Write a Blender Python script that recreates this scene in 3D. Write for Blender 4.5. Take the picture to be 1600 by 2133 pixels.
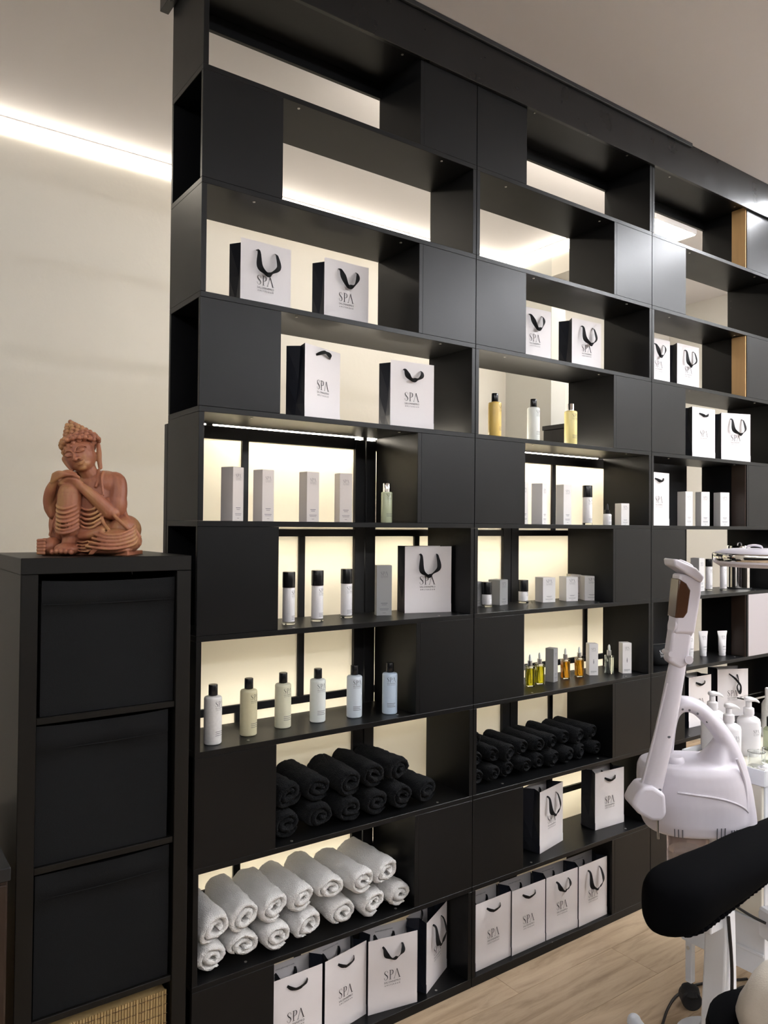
import bpy, bmesh, math, random
from mathutils import Vector, Matrix, noise
random.seed(11)
R = math.radians
sc = bpy.context.scene
COL = sc.collection
for o in list(bpy.data.objects):
    bpy.data.objects.remove(o)

# ------------------------------------------------------------------ camera
YAW, PITCH, ROLL = 0.9480, 0.0166, 0.0087
CAM = Vector((-0.7631, -1.8920, 1.5132)); FPX = 1593.8
cf = Vector((math.cos(YAW)*math.cos(PITCH), math.sin(YAW)*math.cos(PITCH), math.sin(PITCH)))
cr = Vector((math.sin(YAW), -math.cos(YAW), 0)); cu = cr.cross(cf)
cr2 = cr*math.cos(ROLL) + cu*math.sin(ROLL); cu2 = cu*math.cos(ROLL) - cr*math.sin(ROLL)
cd = bpy.data.cameras.new('camera'); cam = bpy.data.objects.new('camera', cd); COL.objects.link(cam)
m = Matrix((cr2, cu2, -cf)).transposed().to_4x4(); m.translation = CAM
cam.matrix_world = m
cd.sensor_fit = 'VERTICAL'; cd.sensor_height = 36.0; cd.lens = FPX/2133*36.0
cd.clip_start = 0.05; cd.clip_end = 60
sc.camera = cam

# ------------------------------------------------------------------ world, lamps, exposure
w = bpy.data.worlds.new('world'); sc.world = w; w.use_nodes = True
w.node_tree.nodes['Background'].inputs[0].default_value = (0.8, 0.85, 1, 1)
w.node_tree.nodes['Background'].inputs[1].default_value = 0.0
sc.view_settings.view_transform = 'Standard'; sc.view_settings.look = 'None'
sc.view_settings.gamma = 1.0; sc.view_settings.use_curve_mapping = False
sc.view_settings.exposure = 2.22
LED_BACK = 2.5      # strip along the corridor's wall top
LED_FRONT = 60.0     # strip crossing the room's ceiling
PANEL_BACK = 5.5     # square ceiling panel behind the shelving
ADDED_PANEL = 1.5     # unseen ceiling panels added as ambient light for the room
WASHER_FILL = 14.0        # hidden strip added behind the top board to brighten the corridor wall
BACKLIGHT = 10.0     # light bar behind the paper screen
ADDED_LED = 11.0      # unseen strips added on the other wall tops to brighten the ceiling
WARM = (1.0, 0.90, 0.75); NEUT = (0.94, 0.96, 1.0)

# ------------------------------------------------------------------ materials
MATS = {}
def mat(name, col, rough=0.5, metal=0.0, spec=0.5, var=0.0, vscale=8.0, stretch=(1, 1, 1), bump=0.0, bscale=60.0,
        trans=0.0, ior=1.45, emit=None, sheen=0.0, col2=None, coat=0.0, rvar=0.0, bdist=0.002):
    M = bpy.data.materials.new(name); M.use_nodes = True
    nt = M.node_tree; n = nt.nodes; L = nt.links; b = n['Principled BSDF']
    b.inputs['Base Color'].default_value = (*col, 1); b.inputs['Roughness'].default_value = rough
    b.inputs['Metallic'].default_value = metal; b.inputs['Specular IOR Level'].default_value = spec
    b.inputs['Transmission Weight'].default_value = trans; b.inputs['IOR'].default_value = ior
    b.inputs['Sheen Weight'].default_value = sheen; b.inputs['Coat Weight'].default_value = coat
    if emit:
        b.inputs['Emission Color'].default_value = (*emit[0], 1); b.inputs['Emission Strength'].default_value = emit[1]
    if var or bump or rvar:
        tc = n.new('ShaderNodeTexCoord'); mp = n.new('ShaderNodeMapping'); mp.inputs['Scale'].default_value = stretch
        L.new(tc.outputs['Object'], mp.inputs['Vector'])
    if var or rvar:
        nz = n.new('ShaderNodeTexNoise'); nz.inputs['Scale'].default_value = vscale; nz.inputs['Detail'].default_value = 5
        L.new(mp.outputs[0], nz.inputs['Vector'])
    if var:
        c2 = col2 or tuple(max(0, c*(1-var)) for c in col)
        mx = n.new('ShaderNodeMix'); mx.data_type = 'RGBA'
        mx.inputs['A'].default_value = (*col, 1); mx.inputs['B'].default_value = (*c2, 1)
        L.new(nz.outputs['Fac'], mx.inputs['Factor']); L.new(mx.outputs['Result'], b.inputs['Base Color'])
    if rvar:
        mr = n.new('ShaderNodeMapRange'); mr.inputs['To Min'].default_value = rough - rvar; mr.inputs['To Max'].default_value = rough + rvar
        L.new(nz.outputs['Fac'], mr.inputs['Value']); L.new(mr.outputs[0], b.inputs['Roughness'])
    if bump:
        nb = n.new('ShaderNodeTexNoise'); nb.inputs['Scale'].default_value = bscale; nb.inputs['Detail'].default_value = 4
        L.new(mp.outputs[0], nb.inputs['Vector'])
        bp = n.new('ShaderNodeBump'); bp.inputs['Strength'].default_value = bump; bp.inputs['Distance'].default_value = bdist
        L.new(nb.outputs['Fac'], bp.inputs['Height']); L.new(bp.outputs[0], b.inputs['Normal'])
    MATS[name] = M
    return M
def emitter(name, col, strength):
    M = bpy.data.materials.new(name); M.use_nodes = True
    nt = M.node_tree; nt.nodes.remove(nt.nodes['Principled BSDF'])
    e = nt.nodes.new('ShaderNodeEmission'); e.inputs[0].default_value = (*col, 1); e.inputs[1].default_value = strength
    nt.links.new(e.outputs[0], nt.nodes['Material Output'].inputs[0]); MATS[name] = M
    return M
emitter('led_back', WARM, LED_BACK); emitter('led_front', NEUT, LED_FRONT)
emitter('added_led', NEUT, ADDED_LED); emitter('washer_fill', WARM, WASHER_FILL); emitter('added_backbar', (1, .93, .81), 4.0); emitter('led_backlight', (1, .90, .74), BACKLIGHT); emitter('panel_back', (1, 0.88, 0.70), PANEL_BACK); emitter('added_panel', NEUT, ADDED_PANEL)
mat('wall_paint', (0.655, 0.63, 0.575), 0.65, var=0.06, vscale=2.5, bump=0.35, bscale=38)
mat('ceiling_paint', (0.70, 0.685, 0.705), 0.7, var=0.04, vscale=2, bump=0.2, bscale=30)
mat('black_laminate', (0.0042, 0.0043, 0.0047), 0.36, spec=0.28, var=0.2, vscale=5, bump=0.05, bscale=400, rvar=0.04)
mat('black_edge', (0.012, 0.0125, 0.0135), 0.42, spec=0.5)
mat('black_fascia', (0.006, 0.006, 0.0065), 0.30, spec=0.5, var=0.3, vscale=9, rvar=0.1)
mat('black_brown', (0.0060, 0.0054, 0.0045), 0.42, spec=0.3, var=0.25, vscale=20, stretch=(1, 1, 0.15))
mat('brown_cabinet_unlit_batten', (0.030, 0.017, 0.011), 0.4, var=0.35, vscale=14, stretch=(1, 1, 0.1))
mat('black_fabric', (0.0045, 0.0049, 0.0056), 0.85, spec=0.25, var=0.15, vscale=60, bump=0.3, bscale=700)
mat('screen_frame', (0.010, 0.010, 0.011), 0.45)
mat('pale_panel', (0.40, 0.37, 0.38), 0.5, var=0.04, vscale=3)
mat('raw_wood', (0.62, 0.38, 0.16), 0.5, var=0.3, vscale=16, stretch=(3, 3, 0.25))
mat('steel', (0.62, 0.62, 0.63), 0.28, metal=1.0)
mat('chrome', (0.82, 0.80, 0.78), 0.07, metal=1.0)
mat('white_paper', (0.74, 0.70, 0.70), 0.55, spec=0.35, var=0.02, vscale=30)
mat('navy_paper', (0.012, 0.014, 0.022), 0.6, spec=0.3)
mat('ribbon', (0.006, 0.006, 0.007), 0.7, spec=0.3, bump=0.2, bscale=500)
mat('ink', (0.015, 0.015, 0.018), 0.6)
mat('ink_grey', (0.10, 0.10, 0.115), 0.6)
mat('white_ink', (0.8, 0.8, 0.8), 0.6)
mat('carton_white', (0.72, 0.70, 0.69), 0.5, spec=0.35)
mat('carton_pink', (0.58, 0.53, 0.50), 0.5, spec=0.35)
mat('carton_grey', (0.30, 0.30, 0.30), 0.45, spec=0.4)
mat('black_plastic', (0.008, 0.008, 0.009), 0.22, spec=0.5)
mat('white_plastic', (0.78, 0.76, 0.77), 0.3)
mat('device_white', (0.62, 0.585, 0.64), 0.33, spec=0.5, var=0.02, vscale=40)
mat('brown_window', (0.07, 0.032, 0.018), 0.15, spec=0.6)
mat('frost_white', (0.72, 0.70, 0.68), 0.4, var=0.25, vscale=160)
mat('frost_beige', (0.60, 0.55, 0.36), 0.35, var=0.12, vscale=90)
mat('frost_cream', (0.68, 0.66, 0.50), 0.35, var=0.10, vscale=90)
mat('frost_clear', (0.70, 0.73, 0.70), 0.32)
mat('frost_blue', (0.60, 0.66, 0.72), 0.32)
mat('frost_sky', (0.50, 0.60, 0.72), 0.32)
mat('amber_liquid', (0.72, 0.50, 0.13), 0.3)
mat('yellow_liquid', (0.75, 0.64, 0.27), 0.25)
mat('green_liquid', (0.46, 0.50, 0.34), 0.25)
mat('glass', (0.95, 0.97, 0.96), 0.03, trans=1.0, ior=1.35)
mat('oil_green', (0.62, 0.55, 0.02), 0.05, trans=0.85, ior=1.33)
mat('oil_amber', (0.80, 0.38, 0.015), 0.05, trans=0.85, ior=1.33)
mat('oil_clear', (0.80, 0.84, 0.80), 0.05, trans=0.92, ior=1.2)
mat('jar_glass', (0.86, 0.76, 0.74), 0.08, trans=0.85, ior=1.25)
mat('white_terry', (0.86, 0.84, 0.82), 0.95, spec=0.1, sheen=0.2, bump=1.0, bscale=330, bdist=.006, var=0.06, vscale=40)
mat('black_terry', (0.0065, 0.0070, 0.0082), 0.95, spec=0.05, sheen=0.05, bump=1.0, bscale=330, bdist=.006)
mat('rattan', (0.55, 0.38, 0.17), 0.55, var=0.5, vscale=60, stretch=(1, 1, 0.3))
mat('rattan_cord', (0.12, 0.07, 0.03), 0.7)
mat('beige_cloth', (0.52, 0.46, 0.38), 0.9, sheen=0.2, bump=0.6, bscale=300, var=0.15, vscale=30)
mat('black_cover', (0.0022, 0.0022, 0.0028), 0.95, spec=0.05, sheen=0.0, bump=0.15, bscale=60)
mat('trolley_white', (0.74, 0.76, 0.80), 0.35)
mat('trolley_cream', (0.74, 0.70, 0.60), 0.45)
mat('rubber', (0.012, 0.012, 0.013), 0.6)
mat('cable', (0.010, 0.009, 0.009), 0.5)
mat('green_dot', (0.02, 0.35, 0.10), 0.4)
mat('gold_screw', (0.55, 0.53, 0.50), 0.35, metal=0.9)
# translucent cream panes of the framed screen
def paper():
    M = bpy.data.materials.new('screen_paper'); M.use_nodes = True; nt = M.node_tree; n = nt.nodes; L = nt.links
    b = n['Principled BSDF']; b.inputs['Base Color'].default_value = (0.93, 0.89, 0.79, 1); b.inputs['Roughness'].default_value = 0.7
    t = n.new('ShaderNodeBsdfTranslucent'); t.inputs[0].default_value = (0.98, 0.95, 0.86, 1)
    x = n.new('ShaderNodeMixShader'); x.inputs[0].default_value = 0.55
    L.new(b.outputs[0], x.inputs[1]); L.new(t.outputs[0], x.inputs[2]); L.new(x.outputs[0], n['Material Output'].inputs[0])
    MATS['screen_paper'] = M
paper()
def wood_floor():
    M = bpy.data.materials.new('oak_plank'); M.use_nodes = True; nt = M.node_tree; n = nt.nodes; L = nt.links; b = n['Principled BSDF']
    tc = n.new('ShaderNodeTexCoord'); oi = n.new('ShaderNodeObjectInfo'); ad = n.new('ShaderNodeVectorMath'); ad.operation = 'ADD'
    ml = n.new('ShaderNodeMath'); ml.operation = 'MULTIPLY'; ml.inputs[1].default_value = 37.0
    L.new(oi.outputs['Random'], ml.inputs[0]); L.new(tc.outputs['Object'], ad.inputs[0]); L.new(ml.outputs[0], ad.inputs[1])
    mp = n.new('ShaderNodeMapping'); mp.inputs['Scale'].default_value = (0.9, 7.0, 1.0); L.new(ad.outputs[0], mp.inputs['Vector'])
    nz = n.new('ShaderNodeTexNoise'); nz.inputs['Scale'].default_value = 4.0; nz.inputs['Detail'].default_value = 8; nz.inputs['Roughness'].default_value = 0.65
    nz.inputs['Distortion'].default_value = 0.6; L.new(mp.outputs[0], nz.inputs['Vector'])
    cr_ = n.new('ShaderNodeValToRGB'); e = cr_.color_ramp.elements
    e[0].position = 0.30; e[0].color = (0.29, 0.20, 0.122, 1); e[1].position = 0.72; e[1].color = (0.53, 0.405, 0.275, 1)
    x = cr_.color_ramp.elements.new(0.5); x.color = (0.45, 0.33, 0.215, 1)
    L.new(nz.outputs['Fac'], cr_.inputs[0])
    hv = n.new('ShaderNodeHueSaturation'); mr = n.new('ShaderNodeMapRange'); mr.inputs['To Min'].default_value = 0.85; mr.inputs['To Max'].default_value = 1.12
    L.new(oi.outputs['Random'], mr.inputs['Value']); L.new(mr.outputs[0], hv.inputs['Value']); L.new(cr_.outputs[0], hv.inputs['Color'])
    L.new(hv.outputs[0], b.inputs['Base Color']); b.inputs['Roughness'].default_value = 0.42
    bp = n.new('ShaderNodeBump'); bp.inputs['Strength'].default_value = 0.12; bp.inputs['Distance'].default_value = 0.002
    L.new(nz.outputs['Fac'], bp.inputs['Height']); L.new(bp.outputs[0], b.inputs['Normal'])
    MATS['oak_plank'] = M
wood_floor()
def carved():
    M = bpy.data.materials.new('carved_terracotta'); M.use_nodes = True; nt = M.node_tree; n = nt.nodes; L = nt.links; b = n['Principled BSDF']
    tc = n.new('ShaderNodeTexCoord'); nz = n.new('ShaderNodeTexNoise'); nz.inputs['Scale'].default_value = 16; nz.inputs['Detail'].default_value = 6
    mp = n.new('ShaderNodeMapping'); mp.inputs['Scale'].default_value = (1.4, 1.4, 0.6); L.new(tc.outputs['Object'], mp.inputs['Vector']); L.new(mp.outputs[0], nz.inputs['Vector'])
    rp = n.new('ShaderNodeValToRGB'); e = rp.color_ramp.elements
    e[0].position = 0.30; e[0].color = (0.27, 0.085, 0.042, 1); e[1].position = 0.72; e[1].color = (0.54, 0.32, 0.115, 1)
    x = rp.color_ramp.elements.new(0.5); x.color = (0.44, 0.175, 0.085, 1); L.new(nz.outputs['Fac'], rp.inputs[0])
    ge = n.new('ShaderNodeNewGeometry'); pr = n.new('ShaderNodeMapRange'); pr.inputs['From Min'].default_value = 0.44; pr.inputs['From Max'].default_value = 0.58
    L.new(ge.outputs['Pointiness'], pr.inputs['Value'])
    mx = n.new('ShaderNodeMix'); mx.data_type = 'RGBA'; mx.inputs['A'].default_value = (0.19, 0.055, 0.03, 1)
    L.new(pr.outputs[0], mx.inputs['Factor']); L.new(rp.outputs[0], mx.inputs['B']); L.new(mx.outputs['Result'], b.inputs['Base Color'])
    b.inputs['Roughness'].default_value = 0.55
    n2 = n.new('ShaderNodeTexNoise'); n2.inputs['Scale'].default_value = 120; n2.inputs['Detail'].default_value = 3; L.new(mp.outputs[0], n2.inputs['Vector'])
    bp = n.new('ShaderNodeBump'); bp.inputs['Strength'].default_value = 0.3; bp.inputs['Distance'].default_value = 0.002
    L.new(n2.outputs['Fac'], bp.inputs['Height']); L.new(bp.outputs[0], b.inputs['Normal']); MATS['carved_terracotta'] = M
carved()

# ------------------------------------------------------------------ mesh helpers
def spline(pts, k=6, closed=False):
    P = [Vector(p) for p in pts]; n = len(P); out = []
    for i in range(n if closed else n-1):
        if closed: a, b, c, d = P[(i-1) % n], P[i], P[(i+1) % n], P[(i+2) % n]
        else: a, b, c, d = P[max(i-1, 0)], P[i], P[i+1], P[min(i+2, n-1)]
        for j in range(k):
            t = j/k
            out.append(0.5*((2*b)+(c-a)*t+(2*a-5*b+4*c-d)*t*t+(3*b-a-3*c+d)*t**3))
    if not closed: out.append(P[-1])
    return out
class MB:
    def __init__(s): s.v = []; s.f = []
    def add(s, vs, fs):
        o = len(s.v); s.v += [tuple(v) for v in vs]; s.f += [tuple(i+o for i in f) for f in fs]; return s
    def box(s, x0, x1, y0, y1, z0, z1):
        return s.add([(x0,y0,z0),(x1,y0,z0),(x1,y1,z0),(x0,y1,z0),(x0,y0,z1),(x1,y0,z1),(x1,y1,z1),(x0,y1,z1)],
                     [(0,3,2,1),(4,5,6,7),(0,1,5,4),(1,2,6,5),(2,3,7,6),(3,0,4,7)])
    def lathe(s, prof, n=24, cx=0, cy=0, sq=None, sx=1.0, sy=1.0):
        vs = []; fs = []
        for r, z in prof:
            for i in range(n):
                a = 2*math.pi*i/n; c, d = math.cos(a), math.sin(a)
                k = 1.0
                if sq: k = 1.0/((abs(c)**sq+abs(d)**sq)**(1.0/sq))
                vs.append((cx+r*k*c*sx, cy+r*k*d*sy, z))
        for j in range(len(prof)-1):
            for i in range(n):
                fs.append((j*n+i, j*n+(i+1) % n, (j+1)*n+(i+1) % n, (j+1)*n+i))
        if prof[0][0] > 1e-6: fs.append(tuple(reversed(range(n))))
        if prof[-1][0] > 1e-6: fs.append(tuple((len(prof)-1)*n+i for i in range(n)))
        return s.add(vs, fs)
    def tube(s, path, r, n=10, ax=1.0, up=Vector((0, 0, 1)), caps=True):
        P = [Vector(p) for p in path]; vs = []; fs = []; N = len(P); prev = None
        for i in range(N):
            T = (P[min(i+1, N-1)]-P[max(i-1, 0)]).normalized()
            if prev is None:
                u = up if abs(T.dot(up)) < 0.95 else Vector((1, 0, 0))
                A = (u - T*u.dot(T)).normalized()
            else:
                A = (prev - T*prev.dot(T)).normalized()
            prev = A; B = T.cross(A); rr = r[i] if isinstance(r, (list, tuple)) else r
            for j in range(n):
                a = 2*math.pi*j/n
                vs.append(P[i] + A*rr*math.cos(a) + B*rr*ax*math.sin(a))
        for i in range(N-1):
            for j in range(n):
                fs.append((i*n+j, i*n+(j+1) % n, (i+1)*n+(j+1) % n, (i+1)*n+j))
        if caps: fs.append(tuple(reversed(range(n)))); fs.append(tuple((N-1)*n+j for j in range(n)))
        return s.add(vs, fs)
    def prism(s, poly, d0, d1, ax='y'):          # polygon (a, b) extruded from d0 to d1
        n = len(poly)
        def q(a, b, d): return {'y': (a, d, b), 'z': (a, b, d), 'x': (d, a, b)}[ax]
        vs = [q(a, b, d0) for a, b in poly]+[q(a, b, d1) for a, b in poly]
        fs = [tuple(range(n)), tuple(reversed(range(n, 2*n)))]+[(i, n+i, n+(i+1) % n, (i+1) % n) for i in range(n)]
        return s.add(vs, fs)
    def ball(s, c, r, rot=None, n=16, m=10):
        c = Vector(c); r = r if isinstance(r, (tuple, list)) else (r, r, r); vs = []; fs = []
        Q = rot or Matrix.Identity(3)
        for j in range(m+1):
            th = math.pi*j/m
            for i in range(n):
                a = 2*math.pi*i/n
                vs.append(c + Q @ Vector((r[0]*math.sin(th)*math.cos(a), r[1]*math.sin(th)*math.sin(a), r[2]*math.cos(th))))
        for j in range(m):
            for i in range(n):
                fs.append((j*n+i, (j+1)*n+i, (j+1)*n+(i+1) % n, j*n+(i+1) % n))
        return s.add(vs, fs)
    def loft(s, rings, caps=True):
        n = len(rings[0]); vs = [v for r in rings for v in r]; fs = []
        for i in range(len(rings)-1):
            for j in range(n): fs.append((i*n+j, i*n+(j+1) % n, (i+1)*n+(j+1) % n, (i+1)*n+j))
        if caps: fs.append(tuple(reversed(range(n)))); fs.append(tuple((len(rings)-1)*n+j for j in range(n)))
        return s.add(vs, fs)
    def strip(s, L_, R_):
        n = len(L_); return s.add(list(L_)+list(R_), [(i, n+i, n+i+1, i+1) for i in range(n-1)])
    def mesh(s, name, smooth=True, fix=True, angle=38):
        me = bpy.data.meshes.new(name); me.from_pydata(s.v, [], s.f)
        if fix:
            bm = bmesh.new(); bm.from_mesh(me); bmesh.ops.remove_doubles(bm, verts=bm.verts, dist=1e-6)
            bmesh.ops.recalc_face_normals(bm, faces=bm.faces); bm.to_mesh(me); bm.free()
        if smooth:
            me.polygons.foreach_set('use_smooth', [True]*len(me.polygons)); me.set_sharp_from_angle(angle=R(angle))
        return me
    def build(s, name, material, parent=None, smooth=True, bevel=0.0, fix=True, segs=2, loc=None, angle=38):
        return place(s.mesh(name, smooth, fix, angle), name, material, parent, bevel, segs, loc)
def place(me, name, material=None, parent=None, bevel=0.0, segs=2, loc=None, rz=0.0):
    if material is not None and not me.materials: me.materials.append(MATS[material])
    o = bpy.data.objects.new(name, me); COL.objects.link(o)
    if parent: o.parent = parent
    if loc: o.location = loc
    if rz: o.rotation_euler = (0, 0, rz)
    if bevel:
        b = o.modifiers.new('bevel', 'BEVEL'); b.width = bevel; b.segments = segs; b.limit_method = 'ANGLE'; b.angle_limit = R(35)
        b.harden_normals = False
    return o
def tag(o, label, cat, group=None, kind=None):
    if label: o['label'] = label
    if cat: o['category'] = cat
    if group: o['group'] = group
    if kind: o['kind'] = kind
    return o
def thing(name, label, cat, loc=(0, 0, 0), rz=0.0, group=None):
    o = bpy.data.objects.new(name, None); COL.objects.link(o); o.empty_display_size = 0.05
    o.location = loc; o.rotation_euler = (0, 0, rz)
    return tag(o, label, cat, group)
def struct(o, label=None):
    o['kind'] = 'structure'
    if label: o['label'] = label
    return o
def boxo(name, material, parent, x0, x1, y0, y1, z0, z1, bevel=0.0008):
    return MB().box(x0, x1, y0, y1, z0, z1).build(name, material, parent, smooth=False, bevel=bevel, segs=1, fix=False)
def remeshed(mb, voxel, smooth_iter=4, name='solid'):
    me = bpy.data.meshes.new('tmp'); me.from_pydata(mb.v, [], mb.f)
    bm = bmesh.new(); bm.from_mesh(me); bmesh.ops.recalc_face_normals(bm, faces=bm.faces); bm.to_mesh(me); bm.free()
    o = bpy.data.objects.new('tmp', me); COL.objects.link(o)
    r = o.modifiers.new('r', 'REMESH'); r.mode = 'VOXEL'; r.voxel_size = voxel; r.use_smooth_shade = True
    if smooth_iter:
        q = o.modifiers.new('s', 'SMOOTH'); q.factor = 0.5; q.iterations = smooth_iter
    dg = bpy.context.evaluated_depsgraph_get(); out = bpy.data.meshes.new_from_object(o.evaluated_get(dg)); out.name = name
    bpy.data.objects.remove(o); bpy.data.meshes.remove(me)
    out.polygons.foreach_set('use_smooth', [True]*len(out.polygons))
    return out

# ------------------------------------------------------------------ lettering
def stroke(mb, pts, wd, k=6):
    P = spline([(p[0], p[1], w_) for p, w_ in zip(pts, wd)], k); Ls, Rs = [], []
    for i, p in enumerate(P):
        t = Vector((P[min(i+1, len(P)-1)][0]-P[max(i-1, 0)][0], P[min(i+1, len(P)-1)][1]-P[max(i-1, 0)][1])).normalized()
        nx, ny = -t[1]*p[2]/2, t[0]*p[2]/2
        Ls.append((p[0]+nx, 0, p[1]+ny)); Rs.append((p[0]-nx, 0, p[1]-ny))
    mb.strip(Ls, Rs)
def rect(mb, x0, x1, z0, z1): mb.add([(x0,0,z0),(x1,0,z0),(x1,0,z1),(x0,0,z1)], [(0,1,2,3)])
def letters_spa():
    m = MB()
    stroke(m, [(.43,.76),(.42,.88),(.34,.965),(.22,.975),(.11,.91),(.08,.78),(.15,.64),(.27,.53),(.38,.41),(.43,.26),(.37,.10),(.24,.025),(.11,.06),(.04,.16),(.03,.27)],
           [.05,.03,.025,.028,.05,.085,.10,.105,.10,.085,.05,.028,.025,.03,.055])
    o = .60
    rect(m, o+.10, o+.185, .0, 1.0); rect(m, o+.0, o+.285, 0, .028); rect(m, o+.0, o+.2, .97, 1.0)
    stroke(m, [(o+.18,.975),(o+.33,.965),(o+.46,.87),(o+.48,.73),(o+.44,.58),(o+.33,.49),(o+.18,.47)], [.028,.04,.08,.09,.08,.04,.028])
    o = 1.16
    m.add([(o+.05,0,0),(o+.085,0,0),(o+.40,0,1.0),(o+.36,0,1.0)], [(0,1,2,3)])
    m.add([(o+.33,0,1.0),(o+.42,0,1.0),(o+.76,0,0),(o+.66,0,0)], [(0,1,2,3)])
    rect(m, o-.03, o+.17, 0, .026); rect(m, o+.57, o+.86, 0, .026)
    m.v = [(x-1.0, y, z) for x, y, z in m.v]
    return m
def text_mb(body, size, spacing=1.0):
    c = bpy.data.curves.new('t', 'FONT'); c.body = body; c.size = size; c.align_x = 'CENTER'; c.space_character = spacing; c.resolution_u = 2
    o = bpy.data.objects.new('t', c); COL.objects.link(o)
    dg = bpy.context.evaluated_depsgraph_get(); me = bpy.data.meshes.new_from_object(o.evaluated_get(dg))
    m = MB().add([(v.co.x, 0, v.co.y) for v in me.vertices], [tuple(p.vertices) for p in me.polygons])
    bpy.data.objects.remove(o); bpy.data.curves.remove(c); bpy.data.meshes.remove(me)
    return m
SPA = letters_spa()
SUB1 = text_mb('SALONNEPRO', 0.30, 1.12); SUB2 = text_mb('AMSTERDAM', 0.24, 1.65); WEB = text_mb('www.salonnepro.com', 1.0)
def fitw(mb, width):
    xs = [v[0] for v in mb.v]; k = width/(max(xs)-min(xs)); mid = (max(xs)+min(xs))/2
    return [((x-mid)*k, y, z*k) for x, y, z in mb.v]
def logo_mb(h, sub=True, wrap=None, cx=0.0, z=0.0):
    """the SPA mark with its two small lines; h = letter height; wrap = radius of a cylinder it is printed on"""
    m = MB()
    m.add([(x*h, y, q*h) for x, y, q in SPA.v], SPA.f)
    if sub:
        m.add([(x*h, y, q*h-.36*h) for x, y, q in fitw(SUB1, 1.95)], SUB1.f)
        m.add([(x*h, y, q*h-.66*h) for x, y, q in fitw(SUB2, 1.85)], SUB2.f)
    out = []
    for x, y, q in m.v:
        if wrap: a = (x+cx)/wrap; out.append((wrap*math.sin(a), -wrap*math.cos(a), q+z))
        else: out.append((x+cx, y, q+z))
    m.v = out
    return m
def lines_mb(rows, wrap=None):
    """small print too fine to read: thin bars (x0, x1, z, height)"""
    m = MB()
    for x0, x1, z, h in rows:
        n = 6 if wrap else 1
        for i in range(n):
            a, b = x0+(x1-x0)*i/n, x0+(x1-x0)*(i+1)/n
            if wrap: f = lambda x, zz: (wrap*math.sin(x/wrap), -wrap*math.cos(x/wrap), zz)
            else: f = lambda x, zz: (x, 0, zz)
            m.add([f(a, z), f(b, z), f(b, z+h), f(a, z+h)], [(0,1,2,3)])
    return m

# ================================================================== THE ROOM
FZ = -0.010; CZ = 3.150; WY = 1.51
fl = struct(boxo('floor', 'oak_plank', None, -2.3, 4.5, -4.6, 1.62, FZ-0.06, FZ-0.004, 0), 'light oak laminate floor')
PW, PL = 0.193, 1.285
pm = {}
row = 0; y = -4.55
while y < 1.5:
    y1 = min(y+PW, WY); x = -2.25 - (row*0.47) % PL
    while x < 4.3:
        a, b = max(x, -2.25), min(x+PL, 4.3)
        if b-a > 0.02:
            key = (round(b-a, 3), round(y1-y, 3))
            if key not in pm:
                pm[key] = MB().box(-(b-a)/2+.0006, (b-a)/2-.0006, -(y1-y)/2+.0006, (y1-y)/2-.0006, -0.006, 0).mesh('plank', False, False)
            p = place(pm[key], 'plank', 'oak_plank', fl, loc=((a+b)/2, (y+y1)/2, FZ))
        x += PL
    y += PW; row += 1
struct(boxo('ceiling', 'ceiling_paint', None, -2.3, 4.5, -4.6, 1.7, CZ, CZ+.1, 0), 'plain off-white ceiling')
struct(boxo('wall_back', 'wall_paint', None, -2.3, 4.5, WY, WY+.1, FZ-.06, CZ, 0), 'cream painted wall behind the shelving')
struct(boxo('wall_left', 'wall_paint', None, -2.35, -2.25, -4.6, WY, FZ-.06, CZ, 0))
struct(boxo('wall_right', 'wall_paint', None, 4.3, 4.4, -4.6, WY, FZ-.06, CZ, 0))
struct(boxo('wall_front', 'wall_paint', None, -2.3, 4.5, -4.7, -4.55, FZ-.06, CZ, 0))
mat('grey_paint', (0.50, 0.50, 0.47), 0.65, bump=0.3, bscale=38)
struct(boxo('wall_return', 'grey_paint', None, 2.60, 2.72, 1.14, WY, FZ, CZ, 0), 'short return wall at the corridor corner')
struct(boxo('trim_1', 'wall_paint', None, 2.60, 2.72, 0.93, 1.14, 2.965, CZ, 0), 'lintel beam above the corridor opening')
struct(boxo('trim_5', 'black_brown', None, -2.2499, 4.2999, -4.549, -4.50, FZ, 1.9, 0), 'unseen dark panelling added behind the camera to darken reflections')  # both panellings are added out of view so the lower black panels mirror something dark
struct(boxo('trim_6', 'black_brown', None, -2.249, -2.20, -4.49, -.30, FZ, 1.9, 0), 'unseen dark panelling added on the left room wall to darken reflections')
# LED profiles along the top of the corridor walls
def led(name, label, mt, x0, x1, y0, y1, z0, z1, cover):
    t = thing(name, label, 'led strip', ((x0+x1)/2, (y0+y1)/2, z1))
    cx, cy, cz = (x0+x1)/2, (y0+y1)/2, z1
    boxo('diffuser', mt, t, x0-cx, x1-cx, y0-cy, y1-cy, z0-cz, z1-cz, 0)
    a = cover; boxo('profile', 'white_plastic', t, a[0]-cx, a[1]-cx, a[2]-cy, a[3]-cy, a[4]-cz, a[5]-cz, 0)
led('led_strip', 'long glowing strip where the cream wall meets the ceiling', 'led_back', -2.24, 2.588, WY-.010, WY-.002, 3.088, 3.144, (-2.25, 2.588, WY-.012, WY, 3.144, 3.149))
led('led_strip', 'glowing strip turning the corner, seen through the second shelf row', 'led_back', 2.590, 2.598, 0.94, 1.495, 3.088, 3.144, (2.588, 2.60, 0.935, 1.497, 3.144, 3.149))
wa = thing('added_wall_washer', 'added strip light hidden behind the top board to brighten the corridor wall', 'led strip', (1.68, 0.232, 3.008))  # added fill light, kept out of sight behind the rail
hs = MB().prism([(.001, -.004), (.0055, -.004), (.030, .031), (.030, .034), (.001, .034)], -.90, .90, 'x')
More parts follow.
